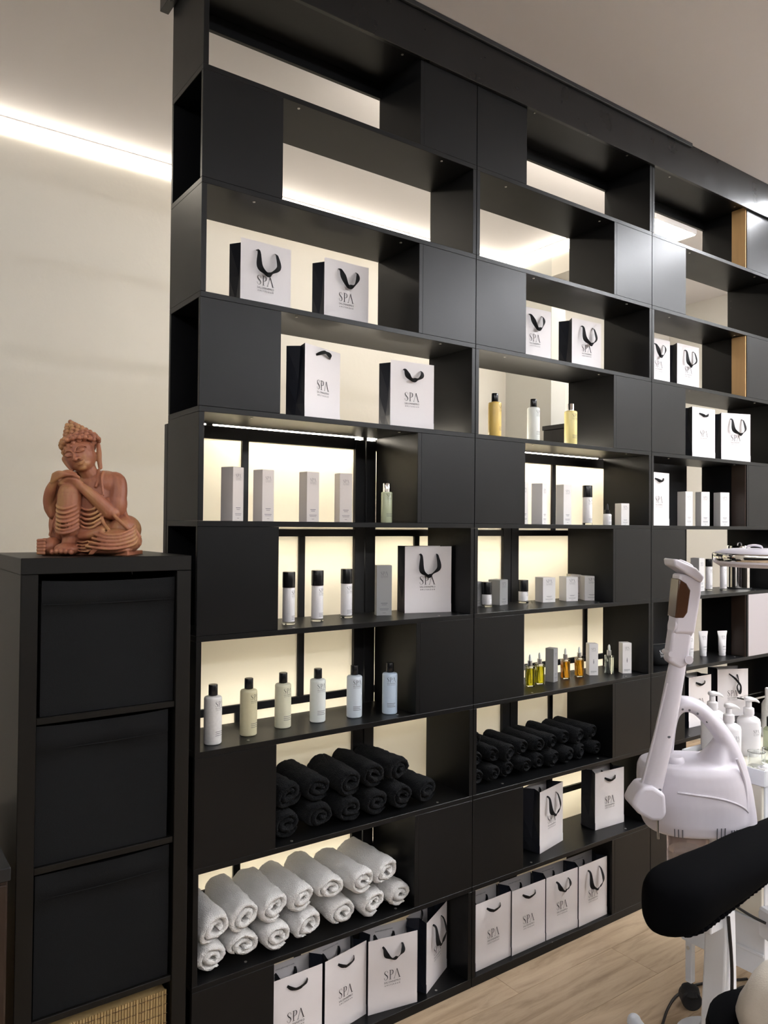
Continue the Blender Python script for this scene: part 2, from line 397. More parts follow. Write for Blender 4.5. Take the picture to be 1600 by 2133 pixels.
MB().prism([(.0062, -.0038), (.0074, -.0046), (.0316, .0300), (.0304, .0308)], -.89, .89, 'x').build('diffuser', 'washer_fill', wa, smooth=False)
hs.build('profile', 'white_plastic', wa, smooth=False)
led('led_strip', 'ceiling strip light crossing the room in front of the shelving', 'led_front', 3.028, 3.074, -3.6, -0.14, 3.128, 3.134, (3.01, 3.09, -3.61, -0.13, 3.134, 3.149))
led('led_strip', 'added unseen glowing strip along the top of the left room wall', 'added_led', -2.248, -2.240, -4.53, -0.40, 3.088, 3.144, (-2.25, -2.238, -4.54, -0.39, 3.144, 3.149))  # the three wall-top strips are added to lift the front ceiling
led('led_strip', 'added unseen glowing strip along the top of the wall behind the camera', 'added_led', -2.23, 4.28, -4.548, -4.540, 3.088, 3.144, (-2.235, 4.285, -4.55, -4.538, 3.144, 3.149))
led('led_strip', 'added unseen glowing strip along the top of the right room wall', 'added_led', 4.290, 4.298, -4.53, -0.40, 3.088, 3.144, (4.288, 4.30, -4.54, -0.39, 3.144, 3.149))
def panel_lamp(label, mt, x0, x1, y0, y1, z=3.118):
    t = thing('ceiling_panel_lamp', label, 'ceiling lamp', ((x0+x1)/2, (y0+y1)/2, z)); hx, hy = (x1-x0)/2, (y1-y0)/2
    boxo('diffuser', mt, t, -hx+.006, hx-.006, -hy+.006, hy-.006, -0.004, 0, 0)
    boxo('housing', 'white_plastic', t, -hx, hx, -hy, hy, 0, CZ-z-.001, 0.003)
panel_lamp('square lit ceiling panel glimpsed through the top right shelf opening', 'panel_back', 2.68, 3.05, 0.50, 0.90)
panel_lamp('added square ceiling panel lamp, out of view, nearer the left wall', 'added_panel', -1.5, -0.9, -3.6, -3.0)  # these two panels are added ambient light outside the view
panel_lamp('added square ceiling panel lamp, out of view, above the floor centre', 'added_panel', 0.9, 1.5, -3.4, -2.8)

# ================================================================== THE SHELVING
H, T, D, MW = 0.300, 0.015, 0.227, 0.967
def bz(k): return (10-k)*H + 0.012            # centre height of board k (0 = top, 10 = bottom)
def zs(k): return bz(k) + T/2                 # surface of the shelf of row k
scr = MB().lathe([(0.0, -0.0012), (0.0038, -0.0010), (0.0042, 0.0006), (0.0, 0.0008)], 10).mesh('screw')
hol = MB().lathe([(0.0, -0.0004), (0.003, -0.0003), (0.003, 0.0003), (0, .0004)], 8).mesh('dowel_hole')
BAYL = ['black shelving bay nearest the statue, holding white rolled towels', 'middle black shelving bay, holding oils and small black towels', 'right-hand black shelving bay behind the steamer and trolley']
PW0 = 0.238
for c in range(3):
    t = thing('shelving_bay', BAYL[c], 'shelving', (c*MW, 0, FZ), group='bays of the black shelving wall')
    X0, X1 = 0.0012, MW-0.0012
    dz = -FZ
    for k in range(11):
        z0 = bz(k)-T/2+dz if k < 10 else 0.0
        boxo('shelf_board', 'black_laminate', t, X0, X1, 0, D, z0, bz(k)+T/2+dz)
    for k in range(1, 11):
        z0, z1 = zs(k)+dz+.0002, bz(k-1)-T/2+dz-.0002
        left = (k % 2 == 0) if c != 1 else (k % 2 == 1)
        pm_ = 'pale_panel' if (c == 2 and k == 7) else 'black_laminate'
        if left:
            boxo('front_panel', pm_, t, X0, PW0, 0, 0.012, z0, z1); boxo('back_panel', 'black_laminate', t, X0, PW0, D-.012, D, z0, z1)
            boxo('side_panel', 'black_laminate', t, PW0-T, PW0, 0.0122, D-.0122, z0, z1)
            boxo('side_panel', 'black_laminate', t, X1-T, X1, 0, D, z0, z1)
            if c > 0: boxo('side_panel', 'black_laminate', t, X0, X0+T, 0.0122, D-.0122, z0, z1)
            ix0, ix1 = PW0, X1-T
        else:
            boxo('front_panel', pm_, t, X1-PW0+.012, X1, 0, 0.012, z0, z1); boxo('back_panel', 'black_laminate', t, X1-PW0+.012, X1, D-.012, D, z0, z1)
            boxo('side_panel', 'black_laminate', t, X1-PW0-.003, X1-PW0+.012, 0, D, z0, z1)
            boxo('side_panel', 'black_laminate', t, X0, X0+T, 0, D, z0, z1)
            if c < 2: boxo('side_panel', 'black_laminate', t, X1-T, X1, 0.0122, D-.0122, z0, z1)
            ix0, ix1 = X0+T, X1-PW0-.003
            if c == 2: boxo('wood_batten', 'raw_wood' if k < 5 else 'brown_cabinet_unlit_batten', t, X1-PW0-.009, X1-PW0-.003, 0.004, 0.072, z0, z1)['label'] = 'wooden batten on the inner side'  # lower rows use dark brown to paint in the look of unlit wood
        if k == 1: boxo('back_rail', 'black_laminate', t, ix0, ix1, D-.014, D, z1-.045, z1)
        # screw heads near the front edge, dowel holes in the inner side
        for q, sx in enumerate((ix0+.06, ix0+.15, ix1-.12, ix1-.05)):
            if (k+q+c) % 2: continue
            if k <= 5: s_ = place(scr, 'screw', 'gold_screw', t, loc=(sx, 0.022+.01*(q % 2), z1-.0006))
            else: s_ = place(scr, 'screw', 'gold_screw', t, loc=(sx, 0.018+.012*(q % 2), z0+.0006))
        if k == 2 and c in (0, 2):
            for zz in (0.05, 0.085):
                h_ = place(hol, 'dowel_hole', 'ink', t, loc=(X1-T-.0003, D-.018, z1-zz)); h_.rotation_euler = (0, R(90), 0)
struct(boxo('trim_2', 'black_fascia', None, -0.012, 2.93, -0.014, -0.0005, 2.990, CZ-.0005, .001), 'black fascia board above the shelving')
struct(boxo('trim_3', 'black_fascia', None, -0.026, -0.001, 0.0, 0.262, 2.985, CZ-.0005, .001), 'black end board above the shelving')
struct(boxo('trim_4', 'black_edge', None, -0.012, 2.18, -0.026, -0.0145, 3.132, CZ-.0005, .002), 'thin black cover strip under the ceiling')

# ------------------------------------------------------------------ paper screen behind the shelving
scrn = thing('paper_screen', 'black framed cream paper screen standing behind the lower shelves', 'screen', (0, 0, FZ))
LW = 0.692; YS = 0.262
rails = [1.785, 1.485, 0.952, 0.420, 0.03]
for i in range(3):
    x0 = 0.006+i*LW+.002; x1 = x0+LW-.004
    for a in (x0, x1-.040): boxo('stile', 'screen_frame', scrn, a, a+.040, YS-.012, YS+.012, 0.0, 1.808, .001)
    for z in rails:
        hh = .019 if z > 1.7 else .0115
        boxo('rail', 'screen_frame', scrn, x0+.040, x1-.040, YS-.009, YS+.009, z-hh-FZ, z+hh-FZ, .001)
    for j in range(4):
        za, zb = rails[j+1]+.0115-FZ, rails[j]-.0115-FZ
        if j == 0: zb -= .008
        off = (.247, .449, .235, .449)[j] if i != 1 else (.449, .225, .449, .225)[j]
        boxo('mullion', 'screen_frame', scrn, x0+off-.011, x0+off+.011, YS-.008, YS+.008, za, zb, .001)
        boxo('paper_pane', 'screen_paper', scrn, x0+.040, x0+off-.011, YS+.001, YS+.0025, za, zb, 0)
        boxo('paper_pane', 'screen_paper', scrn, x0+off+.011, x1-.040, YS+.001, YS+.0025, za, zb, 0)
lb = MB().prism([(.385, 1.798-FZ), (.400, 1.798-FZ), (.400, 1.838-FZ), (.365, 1.838-FZ)], .12, 2.07, 'x').build('light_bar', 'screen_frame', scrn, smooth=False)
MB().prism([(.3830, 1.7965-FZ), (.3845, 1.7975-FZ), (.3640, 1.8380-FZ), (.3625, 1.8372-FZ)], .13, 2.06, 'x').build('light_diffuser', 'led_backlight', lb, smooth=False)
for x in (.14, .698, 1.390, 2.04):
    boxo('bar_bracket', 'screen_frame', scrn, x-.008, x+.008, YS-.008, .40, 1.8385-FZ, 1.844-FZ, .001); boxo('bar_bracket', 'screen_frame', scrn, x-.008, x+.008, YS-.008, YS+.008, 1.7985-FZ, 1.838-FZ, .001)
for z in (1.40, .952, .42):  # extra bars added out of sight to brighten the lower panes
    lb = boxo('light_bar', 'screen_frame', scrn, .05, 2.07, .392, .404, z-.02-FZ, z+.02-FZ, .001); boxo('light_diffuser', 'added_backbar', lb, .06, 2.06, .3885, .3915, z-.016-FZ, z+.016-FZ, 0)
for x in (.10, 1.04, 2.04): boxo('light_post', 'screen_frame', scrn, x-.008, x+.008, .4045, .418, 0, 1.8375-FZ, .001)
bb = thing('black_board', 'tall plain black board standing beside the paper screen', 'board', (2.36, 0.275, FZ))
boxo('panel', 'screen_frame', bb, -.262, .232, -.012, .012, 0.01, 1.86, .002); boxo('foot', 'screen_frame', bb, -.262, .232, -.02, .02, 0, .012, .001)

# ================================================================== PAPER BAGS
BW, BH, BD = 0.168, 0.222, 0.072
def bag_meshes():
    out = {}
    def sheet(y0, s):
        m = MB(); zz = [0, .027, .030, .10, .17, BH]; nx = 6
        for side in (0, 1):
            pass
        vs = []; fs = []
        for z in zz:
            for i in range(nx+1):
                u = -1+2*i/nx; bulge = (.0035*(1-u*u)*math.sin(min(1, z/BH*1.15)*math.pi))*s
                k = .0012*s if z < .029 else 0.0
                vs.append((BW/2*u, y0-bulge-k, z))
        w_ = nx+1
        for j in range(len(zz)-1):
            for i in range(nx): fs.append((j*w_+i, j*w_+i+1, (j+1)*w_+i+1, (j+1)*w_+i))
        return m.add(vs, fs)
    out['front'] = sheet(0, 1).mesh('front_sheet'); out['back'] = sheet(BD, -1).mesh('back_sheet')
    for nm, s in (('left', -1), ('right', 1)):
        m = MB(); x = s*BW/2; vs = []; fs = []
        for z, inn in ((0, 0), (.045, .004), (.12, .014), (BH, .022)):
            vs += [(x, 0, z), (x-s*inn, BD/2, z), (x, BD, z)]
        for j in range(3):
            for i in range(2): fs.append((j*3+i, j*3+i+1, (j+1)*3+i+1, (j+1)*3+i))
        out[nm] = m.add(vs, fs).mesh('gusset', smooth=False)
    out['base'] = MB().box(-BW/2, BW/2, 0, BD, 0, .001).mesh('base', False, False)
    rim = MB().box(-BW/2+.001, BW/2-.001, .0006, .0012, BH-.022, BH-.0005).mesh('rim_fold', False, False); out['rim'] = rim
    out['logo'] = logo_mb(0.0285, True, None, -.004, 0).mesh('logo', False, False)
    wb = MB(); wb.add([(x, y, z) for x, y, z in fitw(WEB, .062)], WEB.f); out['web'] = wb.mesh('web_address', False, False)
    for k, m_ in (('front', 'white_paper'), ('back', 'white_paper'), ('left', 'navy_paper'), ('right', 'navy_paper'), ('base', 'navy_paper'), ('rim', 'white_paper'), ('logo', 'ink'), ('web', 'ink_grey')):
        out[k].materials.append(MATS[m_])
    return out
BM = bag_meshes()
def ribbon(pts, wd, tw, name, parent):
    """flat ribbon: pts (x, y, z), width and turn (degrees) at each point"""
    P = spline(pts, 7); W_ = [v[0] for v in spline([(a, 0, 0) for a in wd], 7)]; A_ = [v[0] for v in spline([(a, 0, 0) for a in tw], 7)]
    rings = []
    for i, p in enumerate(P):
        t = (P[min(i+1, len(P)-1)]-P[max(i-1, 0)]); t = Vector((t.x, t.y, t.z)).normalized()
        n = t.cross(Vector((0, -1, 0)))
        if n.length < .2: n = Vector((1, 0, 0))
        n.normalize(); b = t.cross(n).normalized(); a = R(A_[i])
        s = (n*math.cos(a)+b*math.sin(a))*W_[i]/2; q = (b*math.cos(a)-n*math.sin(a))*.0007
        rings.append([p-s-q, p+s-q, p+s+q, p-s+q])
    return MB().loft(rings).build(name, 'ribbon', parent, angle=60)
def handle(kind, parent, y=-.0035, s=-1, rnd=None):
    zt = BH-.026; rd = rnd or random
    xl, xr = -.033+rd.uniform(-.003, .003), .033+rd.uniform(-.003, .003)
    wd0 = .0150
    if kind == 'U': dep, sk, out = .072, rd.uniform(-.01, .012), .016
    elif kind == 'V': dep, sk, out = .055, rd.uniform(-.012, .012), .014
    elif kind == 'mid': dep, sk, out = .034, rd.uniform(-.008, .008), .012
    elif kind == 'flat': dep, sk, out = .010, rd.uniform(-.006, .006), .007
    elif kind == 'arch': dep, sk, out = -.010, 0.0, .008
    elif kind == 'cross': dep, sk, out = .085, .012, .014
    if kind in ('U', 'mid', 'V'):
        f = {'U': .72, 'V': .5, 'mid': .6}[kind]; e = .004 if kind == 'U' else -.002
        pts = [(xl, y+.003, zt), (xl+.002, y+s*out*.5, zt-dep*.12), (xl*.85+sk*.2-e, y+s*out, zt-dep*f), (xl*.35+sk, y+s*out, zt-dep*.95), (sk+.002, y+s*out*.95, zt-dep),
               (xr*.45+sk, y+s*out, zt-dep*.88), (xr*.92+sk*.2+e, y+s*out, zt-dep*f*.85), (xr-.001, y+s*out*.5, zt-dep*.12), (xr, y+.003, zt)]
        wd = [.006, .009, wd0*1.15, wd0*.7, wd0*.95, wd0*.7, wd0*1.1, .009, .006]; tw = [0, 15, 25, 50, 20, 55, 15, 10, 0]
    elif kind == 'cross':
        pts = [(xl*.7, y+.003, zt+.004), (xl*.2, y+s*out, zt-.012), (sk, y+s*out*1.1, zt-.03), (sk+.018, y+s*out, zt-.055), (sk+.012, y+s*out, zt-dep), (sk-.002, y+s*out, zt-.058), (sk+.008, y+s*out*.9, zt-.032), (xr*.7, y+.003, zt)]
        wd = [.005, .009, .010, .008, .013, .009, .009, .006]; tw = [0, 20, 50, 10, 30, 20, 40, 0]
    else:
        pts = [(xl, y+.003, zt), (xl*.75, y+s*out*.6, zt-dep*.5), (xl*.35, y+s*out, zt-dep), (sk, y+s*out, zt-dep*1.1), (xr*.4, y+s*out, zt-dep*.8), (xr*.78, y+s*out*.7, zt-dep*.3), (xr, y+.003, zt)]
        wd = [.006, .010, .012, .008, .012, .010, .006]; tw = [0, 15, 35, 10, 30, 15, 0]
    return ribbon(pts, wd, tw, 'handle', parent)
def bag(label, x, y, ang, row, kind, group, web=False, back='mid'):
    t = thing('paper_bag', label, 'paper bag', (x+BW/2*math.cos(R(ang)), y+BW/2*math.sin(R(ang)), zs(row)+.0004), R(ang), group)
    parts_ = {}
    for k, n in (('front', 'front_sheet'), ('back', 'back_sheet'), ('left', 'gusset'), ('right', 'gusset'), ('base', 'base'), ('rim', 'rim_fold')): parts_[k] = place(BM[k], n, None, t)
    place(BM['logo'], 'logo', None, parts_['front'], loc=(0, -.0042, .094))
    if web: place(BM['web'], 'web_address', None, parts_['back'], loc=(0, BD-.0006, BH-.018))
    rd = random.Random(int(x*1000)+row)
    handle(kind, t, rnd=rd)
    hb = handle(back, t, y=BD-.001, s=-.4 if back != 'arch' else -.2, rnd=rd)
    return t
G3 = 'white paper bags on the upper shelves'; G10 = 'white paper bags along the bottom shelf'
for a in [
 ('white paper bag with drooping handle, leftmost on the third shelf', .178, .140, 2, 3, 'U', G3),
 ('white paper bag with kinked handle, second from left on the third shelf', .458, .136, 1, 3, 'V', G3),
 ('white paper bag turned to show its black side, left one on the fourth shelf', .343, .050, 20, 4, 'arch', G3),
 ('white paper bag with short hanging handle at the right end of the fourth shelf', .674, .080, -5, 4, 'mid', G3),
 ('white paper bag half hidden by the middle bay panel, third shelf', 1.309, .138, -3, 3, 'V', G3),
 ('white paper bag fully visible in the middle bay, third shelf, wide drooping handle', 1.603, .134, -3, 3, 'U', G3),
 ('white paper bag partly cut off by the right bay stile on the third shelf', 2.084, .130, 0, 3, 'V', G3),
 ('white paper bag fully visible on the third shelf of the right bay, long handle', 2.299, .125, -1, 3, 'U', G3),
 ('white paper bag with tiny handle, left one on the right bay fourth shelf', 2.274, .034, -2, 4, 'flat', G3),
 ('white paper bag with long handle, right one on the right bay fourth shelf', 2.540, .056, -17, 4, 'U', G3),
 ('narrow-looking white paper bag by the stile, left of three white cartons', 1.954, .03, 5, 5, 'flat', G3),
 ('white paper bag with wide looped handle beside the grey carton on the sixth shelf', .780, .135, -17, 6, 'U', G3),
 ('white paper bag turned sideways with long handle, ninth shelf of the middle bay', 1.342, .050, 12, 9, 'U', G3),
 ('upright white paper bag right of the turned one on the ninth shelf', 1.684, .076, -3, 9, 'flat', G3),
 ('white paper bag standing behind the white pump bottles, nearer the steamer', 2.343, .092, -2, 8, 'flat', G3),
 ('white paper bag with crossed black ribbon standing behind the pump bottles', 2.640, .132, -22, 8, 'cross', G3)]:
    bag(*a)
for a in [
 ('white paper bag on the bottom shelf cut by the lower picture edge', .238, .022, 0, 10, 'flat', G10, True),
 ('second white paper bag from the left on the bottom shelf, flat black handle', .415, .022, 10, 10, 'flat', G10, True),
 ('third white paper bag on the bottom shelf, handle looped, logo in full view', .580, .040, -11, 10, 'mid', G10, True),
 ('white paper bag turned edge-on at the right end of the left bay bottom shelf', .793, .022, 27, 10, 'U', G10),
 ('first white paper bag of the middle bay bottom shelf, flat black handle', 1.004, .022, 1, 10, 'flat', G10, True),
 ('second white paper bag of the middle bay bottom shelf, flat handle near its rim', 1.172, .020, 0, 10, 'flat', G10, True),
 ('third white paper bag of the middle bay bottom shelf, short hanging handle', 1.345, .020, -1, 10, 'mid', G10, True),
 ('last white paper bag of the middle bay bottom shelf, long looped handle', 1.515, .014, 1, 10, 'U', G10, True)]:
    bag(*a)

# ================================================================== COSMETICS
def printed(t, r, zl, lh, zt, tw=.5, rot=0.0, ink='ink', n=3):
    """logo and fine print wrapped round a bottle of radius r"""
    t = next((c for c in t.children if c.name.split('.')[0] == 'body'), t)
    lg = logo_mb(lh, True, r+.0003, 0, zl).build('logo', ink, t, smooth=False, fix=False)
    rows = [(-lh*.95, lh*(.9-.25*(i % 2)), zt-i*lh*.34, lh*.085) for i in range(n)]
    pr = lines_mb(rows, r+.0003).build('fine_print', 'ink_grey', t, smooth=False, fix=False)
    lg.rotation_euler = pr.rotation_euler = (0, 0, rot)
def lotion(label, x, y, row, body, cap='black_plastic', group=None, rot=0.0, sc_=1.0):
    t = thing('lotion_bottle', label, 'bottle', (x, y, zs(row)+.0003), 0, group); r = .024*sc_; h = .126*sc_
    MB().lathe([(0, 0), (r*.90, 0), (r*.985, .002), (r, .005), (r, h-.006), (r*.97, h-.002), (r*.88, h), (r*.42, h+.0015), (r*.42, h+.004), (0, h+.004)], 32).build('body', body, t)
    if cap == 'black_plastic':
        MB().lathe([(0, h+.003), (r*.50, h+.003), (r*.52, h+.004), (r*.51, h+.0305), (r*.48, h+.032), (0, h+.032)], 28).build('cap', cap, t)
    else:
        MB().lathe([(0, h+.002), (r*.56, h+.002), (r*.56, h+.006), (r*.53, h+.007), (r*.53, h+.027), (r*.50, h+.028), (0, h+.028)], 28).build('cap', cap, t)
    printed(t, r, h*.80, r*.62, h*.27, rot=rot)
    return t
G7 = 'six bottles on the seventh shelf'
for i, (x, y, b, l, rt) in enumerate([(.076, .061, 'frost_white', 'opaque white speckled bottle, first of six on the seventh shelf', 28), (.193, .085, 'frost_beige', 'beige translucent bottle, second of the row of six', 24),
        (.312, .104, 'frost_cream', 'pale cream bottle, third of the row of six', 12), (.430, .104, 'frost_clear', 'clear whitish bottle, fourth of the row of six', 2),
        (.552, .088, 'frost_blue', 'bluish white bottle, fifth of the row of six, before the screen posts', -8), (.670, .064, 'frost_sky', 'light blue bottle, last of the row of six beside the dark inner panel', -22)]):
    lotion(l, x, y, 7, b, group=G7, rot=R(rt))
lotion('amber bottle with black cap on the fourth shelf of the middle bay', 1.09, .035, 4, 'amber_liquid', rot=R(30), sc_=.95)
lotion('clear bottle with black cap between the amber and the yellow bottle', 1.282, .035, 4, 'frost_clear', rot=R(15), sc_=.95)
lotion('pale yellow bottle with silver cap on the fourth shelf of the middle bay', 1.483, .035, 4, 'yellow_liquid', 'chrome', rot=R(0), sc_=1.0)
t = thing('toner_bottle', 'slim greenish glass bottle with silver cap right of the pink cartons', 'bottle', (.656, .07, zs(5)+.0003))
MB().lathe([(0, 0), (.0165, 0), (.0178, .002), (.0178, .094), (.016, .0965), (.009, .098), (0, .098)], 28, sq=None).build('body', 'green_liquid', t)
MB().lathe([(0, .097), (.0122, .097), (.0122, .123), (.0112, .1245), (0, .1245)], 24).build('cap', 'chrome', t); printed(t, .0178, .080, .012, .028)

def airless(label, x, y, row, rot=0.0, h=.153, r=.0182, capf=.30, group=None):
    t = thing('airless_bottle', label, 'bottle', (x, y, zs(row)+.0003), 0, group); zc = h*(1-capf)
    MB().lathe([(0, 0), (r*1.06, 0), (r*1.08, .0015), (r*1.06, .007), (r*1.0, .0075), (0, .0075)], 28).build('clear_base', 'glass', t)
    MB().lathe([(0, .0078), (r*.97, .0078), (r, .009), (r, zc-.004), (r*.96, zc-.003), (r*.96, zc), (0, zc)], 28).build('body', 'white_plastic', t)
    MB().lathe([(0, zc), (r*1.03, zc), (r*1.04, zc+.001), (r*1.04, h-.002), (r*1.0, h), (0, h)], 28).build('cap', 'black_plastic', t)
    printed(t, r, zc*.80, r*.72, zc*.22, rot=rot)
airless('tall white bottle with black cap, first of three on the sixth shelf', .323, .096, 6, R(40)); airless('tall white bottle with black cap, middle of three on the sixth shelf', .434, .119, 6, R(25)); airless('tall white bottle with black cap, last of three, before the screen posts', .555, .143, 6, R(12))
airless('white bottle with black cap between the cartons and the small dropper', 1.623, .07, 5, R(5)); airless('short white jar bottle with black cap by the middle bay stile', 1.166, .150, 6, R(35), .089, .0180, .5); airless('short white jar bottle with black cap between grey carton and white cartons', 1.383, .178, 6, R(35), .087, .0180, .5)
airless('slim white bottle with black cap behind the steamer head', 2.557, .126, 6, R(0), .147, .0150, .24); airless('slim white bottle half hidden by the lamp head', 2.644, .106, 6, R(0), .147, .0150, .24)

def carton(label, x, y, row, ang, w_, h, mt, group=None, d=None, mark=False):
    d = d or w_
    t = thing('carton', label, 'carton', (x, y, zs(row)+.0003), R(ang), group)
    bd = MB().box(-w_/2, w_/2, -d/2, d/2, 0, h-.0012).build('body', mt, t, smooth=False, bevel=.0006, segs=1, fix=False)
    MB().box(-w_/2+.0004, w_/2-.0004, -d/2+.0008, d/2-.0002, h-.0010, h).build('lid', mt, t, smooth=False, fix=False)
    lh = min(w_*.25, .0135)
    zl = h*.80 if h > .11 else h*.78
    logo_mb(lh, True, None, 0, zl).build('logo', 'ink_grey', bd, smooth=False, fix=False, loc=(0, -d/2-.0004, 0))
    rows = [(-w_*.22, w_*.22, h*.24, h*.010), (-w_*.16, w_*.16, h*.21, h*.008), (-w_*.30, w_*.30, h*.13, h*.008), (-w_*.26, w_*.26, h*.105, h*.006), (-w_*.1, w_*.1, h*.05, h*.006)]
    if mark:
        rows = [(-w_*.34, w_*.34, h*.13, h*.008), (-w_*.34, w_*.30, h*.105, h*.008), (-w_*.34, w_*.1, h*.08, h*.006)]
        m = MB()
        for zc_, rr in ((.50, .05), (.46, .07), (.42, .08), (.38, .06)):
            m.add([(0, 0, h*zc_-w_*rr), (w_*rr, 0, h*zc_), (0, 0, h*zc_+w_*rr*.9), (-w_*rr, 0, h*zc_)], [(0, 1, 2, 3)])
        m.build('leaf_mark', 'ink_grey', bd, smooth=False, fix=False, loc=(0, -d/2-.0004, 0))
    lines_mb(rows).build('fine_print', 'ink_grey', bd, smooth=False, fix=False, loc=(0, -d/2-.0004, 0))
P5 = 'four tall cartons on the fifth shelf'
carton('tall pinkish carton nearest the left end of the fifth shelf', .131, .075, 5, 24, .044, .149, 'carton_pink', P5)
carton('tall pale carton, second from the left on the fifth shelf', .227, .075, 5, 12, .042, .146, 'carton_pink', P5)
carton('tall pale carton, third from the left on the fifth shelf', .376, .075, 5, 3, .043, .147, 'carton_pink', P5)
carton('tall pale carton, last of four, left of the screen posts', .496, .075, 5, -9, .041, .148, 'carton_pink', P5)
carton('tall carton half hidden by the middle bay panel', 1.272, .09, 5, 10, .043, .153, 'carton_white'); carton('tall carton turned to its plain side, second in the middle bay', 1.352, .07, 5, 20, .043, .150, 'carton_white')
carton('tall carton left of the black capped bottle in the middle bay', 1.486, .07, 5, -4, .041, .151, 'carton_white'); carton('small whitish carton beside the small dropper bottle', 1.838, .07, 5, -14, .040, .088, 'carton_white')
carton('white carton next to the narrow paper bag, first of three', 2.277, .07, 5, -8, .045, .150, 'carton_white'); carton('white carton in the middle of the three in the right bay', 2.412, .07, 5, -23, .043, .153, 'carton_white'); carton('white carton beside the brown batten, last of three', 2.566, .07, 5, -22, .048, .155, 'carton_white')
carton('tall grey carton left of the paper bag on the sixth shelf', .690, .132, 6, -24, .050, .162, 'carton_grey', d=.034)
carton('grey carton mostly hidden behind the stile of the middle bay', 1.130, .188, 6, 8, .050, .090, 'carton_grey'); carton('short grey carton right of the first short jar bottle', 1.250, .178, 6, 12, .052, .093, 'carton_grey')
carton('short white carton, first of three cubes on the sixth shelf', 1.485, .160, 6, -15, .056, .095, 'carton_white'); carton('short white carton, middle of three cubes on the sixth shelf', 1.599, .142, 6, -17, .053, .095, 'carton_white')
carton('short white carton, right-hand cube in front of another', 1.697, .120, 6, -30, .058, .097, 'carton_white'); carton('short carton peeping out behind the right-hand cube', 1.690, .187, 6, -30, .052, .099, 'carton_pink')
carton('tall white carton behind the steamer head', 2.483, .138, 6, 0, .044, .153, 'carton_white')
carton('white carton sliver at the left edge of the oil shelf', 1.322, .150, 7, 10, .040, .125, 'carton_white'); carton('grey carton between the green and the amber oils', 1.478, .119, 7, 15, .035, .127, 'carton_grey')
carton('white carton with leaf mark between amber oil and clear dropper', 1.716, .120, 7, -30, .037, .125, 'carton_white', mark=True); carton('white carton with leaf mark at the right end of the oil shelf', 1.862, .071, 7, -29, .038, .123, 'carton_white', mark=True)

def oil(label, x, y, row, mt, group=None, rot=0.0):
    t = thing('dropper_bottle', label, 'bottle', (x, y, zs(row)+.0003), rot, group); r = .0155
    MB().lathe([(0, 0), (r*.96, 0), (r, .0015), (r, .071), (r*.93, .074), (r*.5, .0755), (0, .0755)], 28, sq=5).build('glass_shell', 'glass', t)
    MB().lathe([(0, .0045), (r*.84, .0045), (r*.86, .006), (r*.86, .066), (0, .066)], 28, sq=5).build('oil', mt, t)
    MB().tube([(.001, 0, .012), (-.003, 0, .074)], .0022, 8).build('pipette', 'glass', t)
    MB().lathe([(0, .075), (.0088, .075), (.009, .076), (.009, .093), (.0082, .094), (0, .094)], 24).build('collar', 'steel', t)
    MB().lathe([(0, .094), (.0046, .094), (.0050, .098), (.0048, .108), (.0035, .114), (.0015, .1165), (0, .117)], 18).build('bulb', 'frost_clear', t)
GO = 'glass dropper bottles on the seventh shelf'
oil('green oil dropper bottle, leftmost on the oil shelf', 1.343, .103, 7, 'oil_green', GO, R(-25)); oil('green oil dropper bottle left of the grey carton', 1.405, .113, 7, 'oil_green', GO, R(-25))
oil('amber oil dropper bottle right of the grey carton', 1.565, .127, 7, 'oil_amber', GO, R(-20)); oil('amber oil dropper bottle left of the leaf-marked white carton', 1.641, .122, 7, 'oil_amber', GO, R(-25))
oil('clear dropper bottle between the two leaf-marked cartons', 1.791, .095, 7, 'oil_clear', GO, R(-25))
t = thing('small_dropper', 'small white dropper bottle with black bulb on the fifth shelf', 'bottle', (1.744, .07, zs(5)+.0003))
MB().lathe([(0, 0), (.0155, 0), (.0165, .0015), (.0165, .040), (.0145, .0435), (.008, .045), (0, .045)], 26).build('body', 'white_plastic', t)
MB().lathe([(0, .044), (.0105, .044), (.0105, .059), (.0095, .060), (0, .060)], 22).build('collar', 'black_plastic', t)
MB().lathe([(0, .060), (.0052, .060), (.0055, .066), (.004, .079), (.0015, .085), (0, .0852)], 16).build('bulb', 'rubber', t); printed(t, .0165, .027, .009, .012)
def tube_(label, x, y, ang, w_, h=.114):
    t = thing('cream_tube', label, 'tube', (x, y, zs(7)+.0003), R(ang), 'squeeze tubes in the right bay'); rings = []
    for z, a, b in ((.016, .0155, .0150), (.030, .0165, .0150), (.060, .019, .012), (.090, .022, .006), (h-.006, w_/2, .0015), (h, w_/2, .0012)):
        rings.append([(a*math.cos(2*math.pi*i/24), b*math.sin(2*math.pi*i/24), z) for i in range(24)])
    MB().loft(rings).build('sleeve', 'white_plastic', t, angle=60)
    MB().lathe([(0, 0), (.0145, 0), (.0150, .001), (.0150, .0155), (0, .0155)], 24).build('cap', 'white_plastic', t)
    lg = logo_mb(.0105, True, None, 0, .083).build('logo', 'ink_grey', t, smooth=False, fix=False, loc=(0, -.0092, 0)); lg.rotation_euler = (R(-12), 0, 0); lg.location = (0, -.0262, 0.001)
    lines_mb([(-.008, .008, .044, .0012), (-.008, .006, .041, .0012), (-.009, .009, .030, .001)]).build('fine_print', 'ink_grey', t, smooth=False, fix=False, loc=(0, -.0158, 0))
tube_('white squeeze tube half hidden by the steamer arm', 2.401, .124, -20, .046); tube_('white squeeze tube in the middle of three in the right bay', 2.513, .128, -22, .050); tube_('white squeeze tube farthest right in the right bay', 2.601, .086, -22, .052)
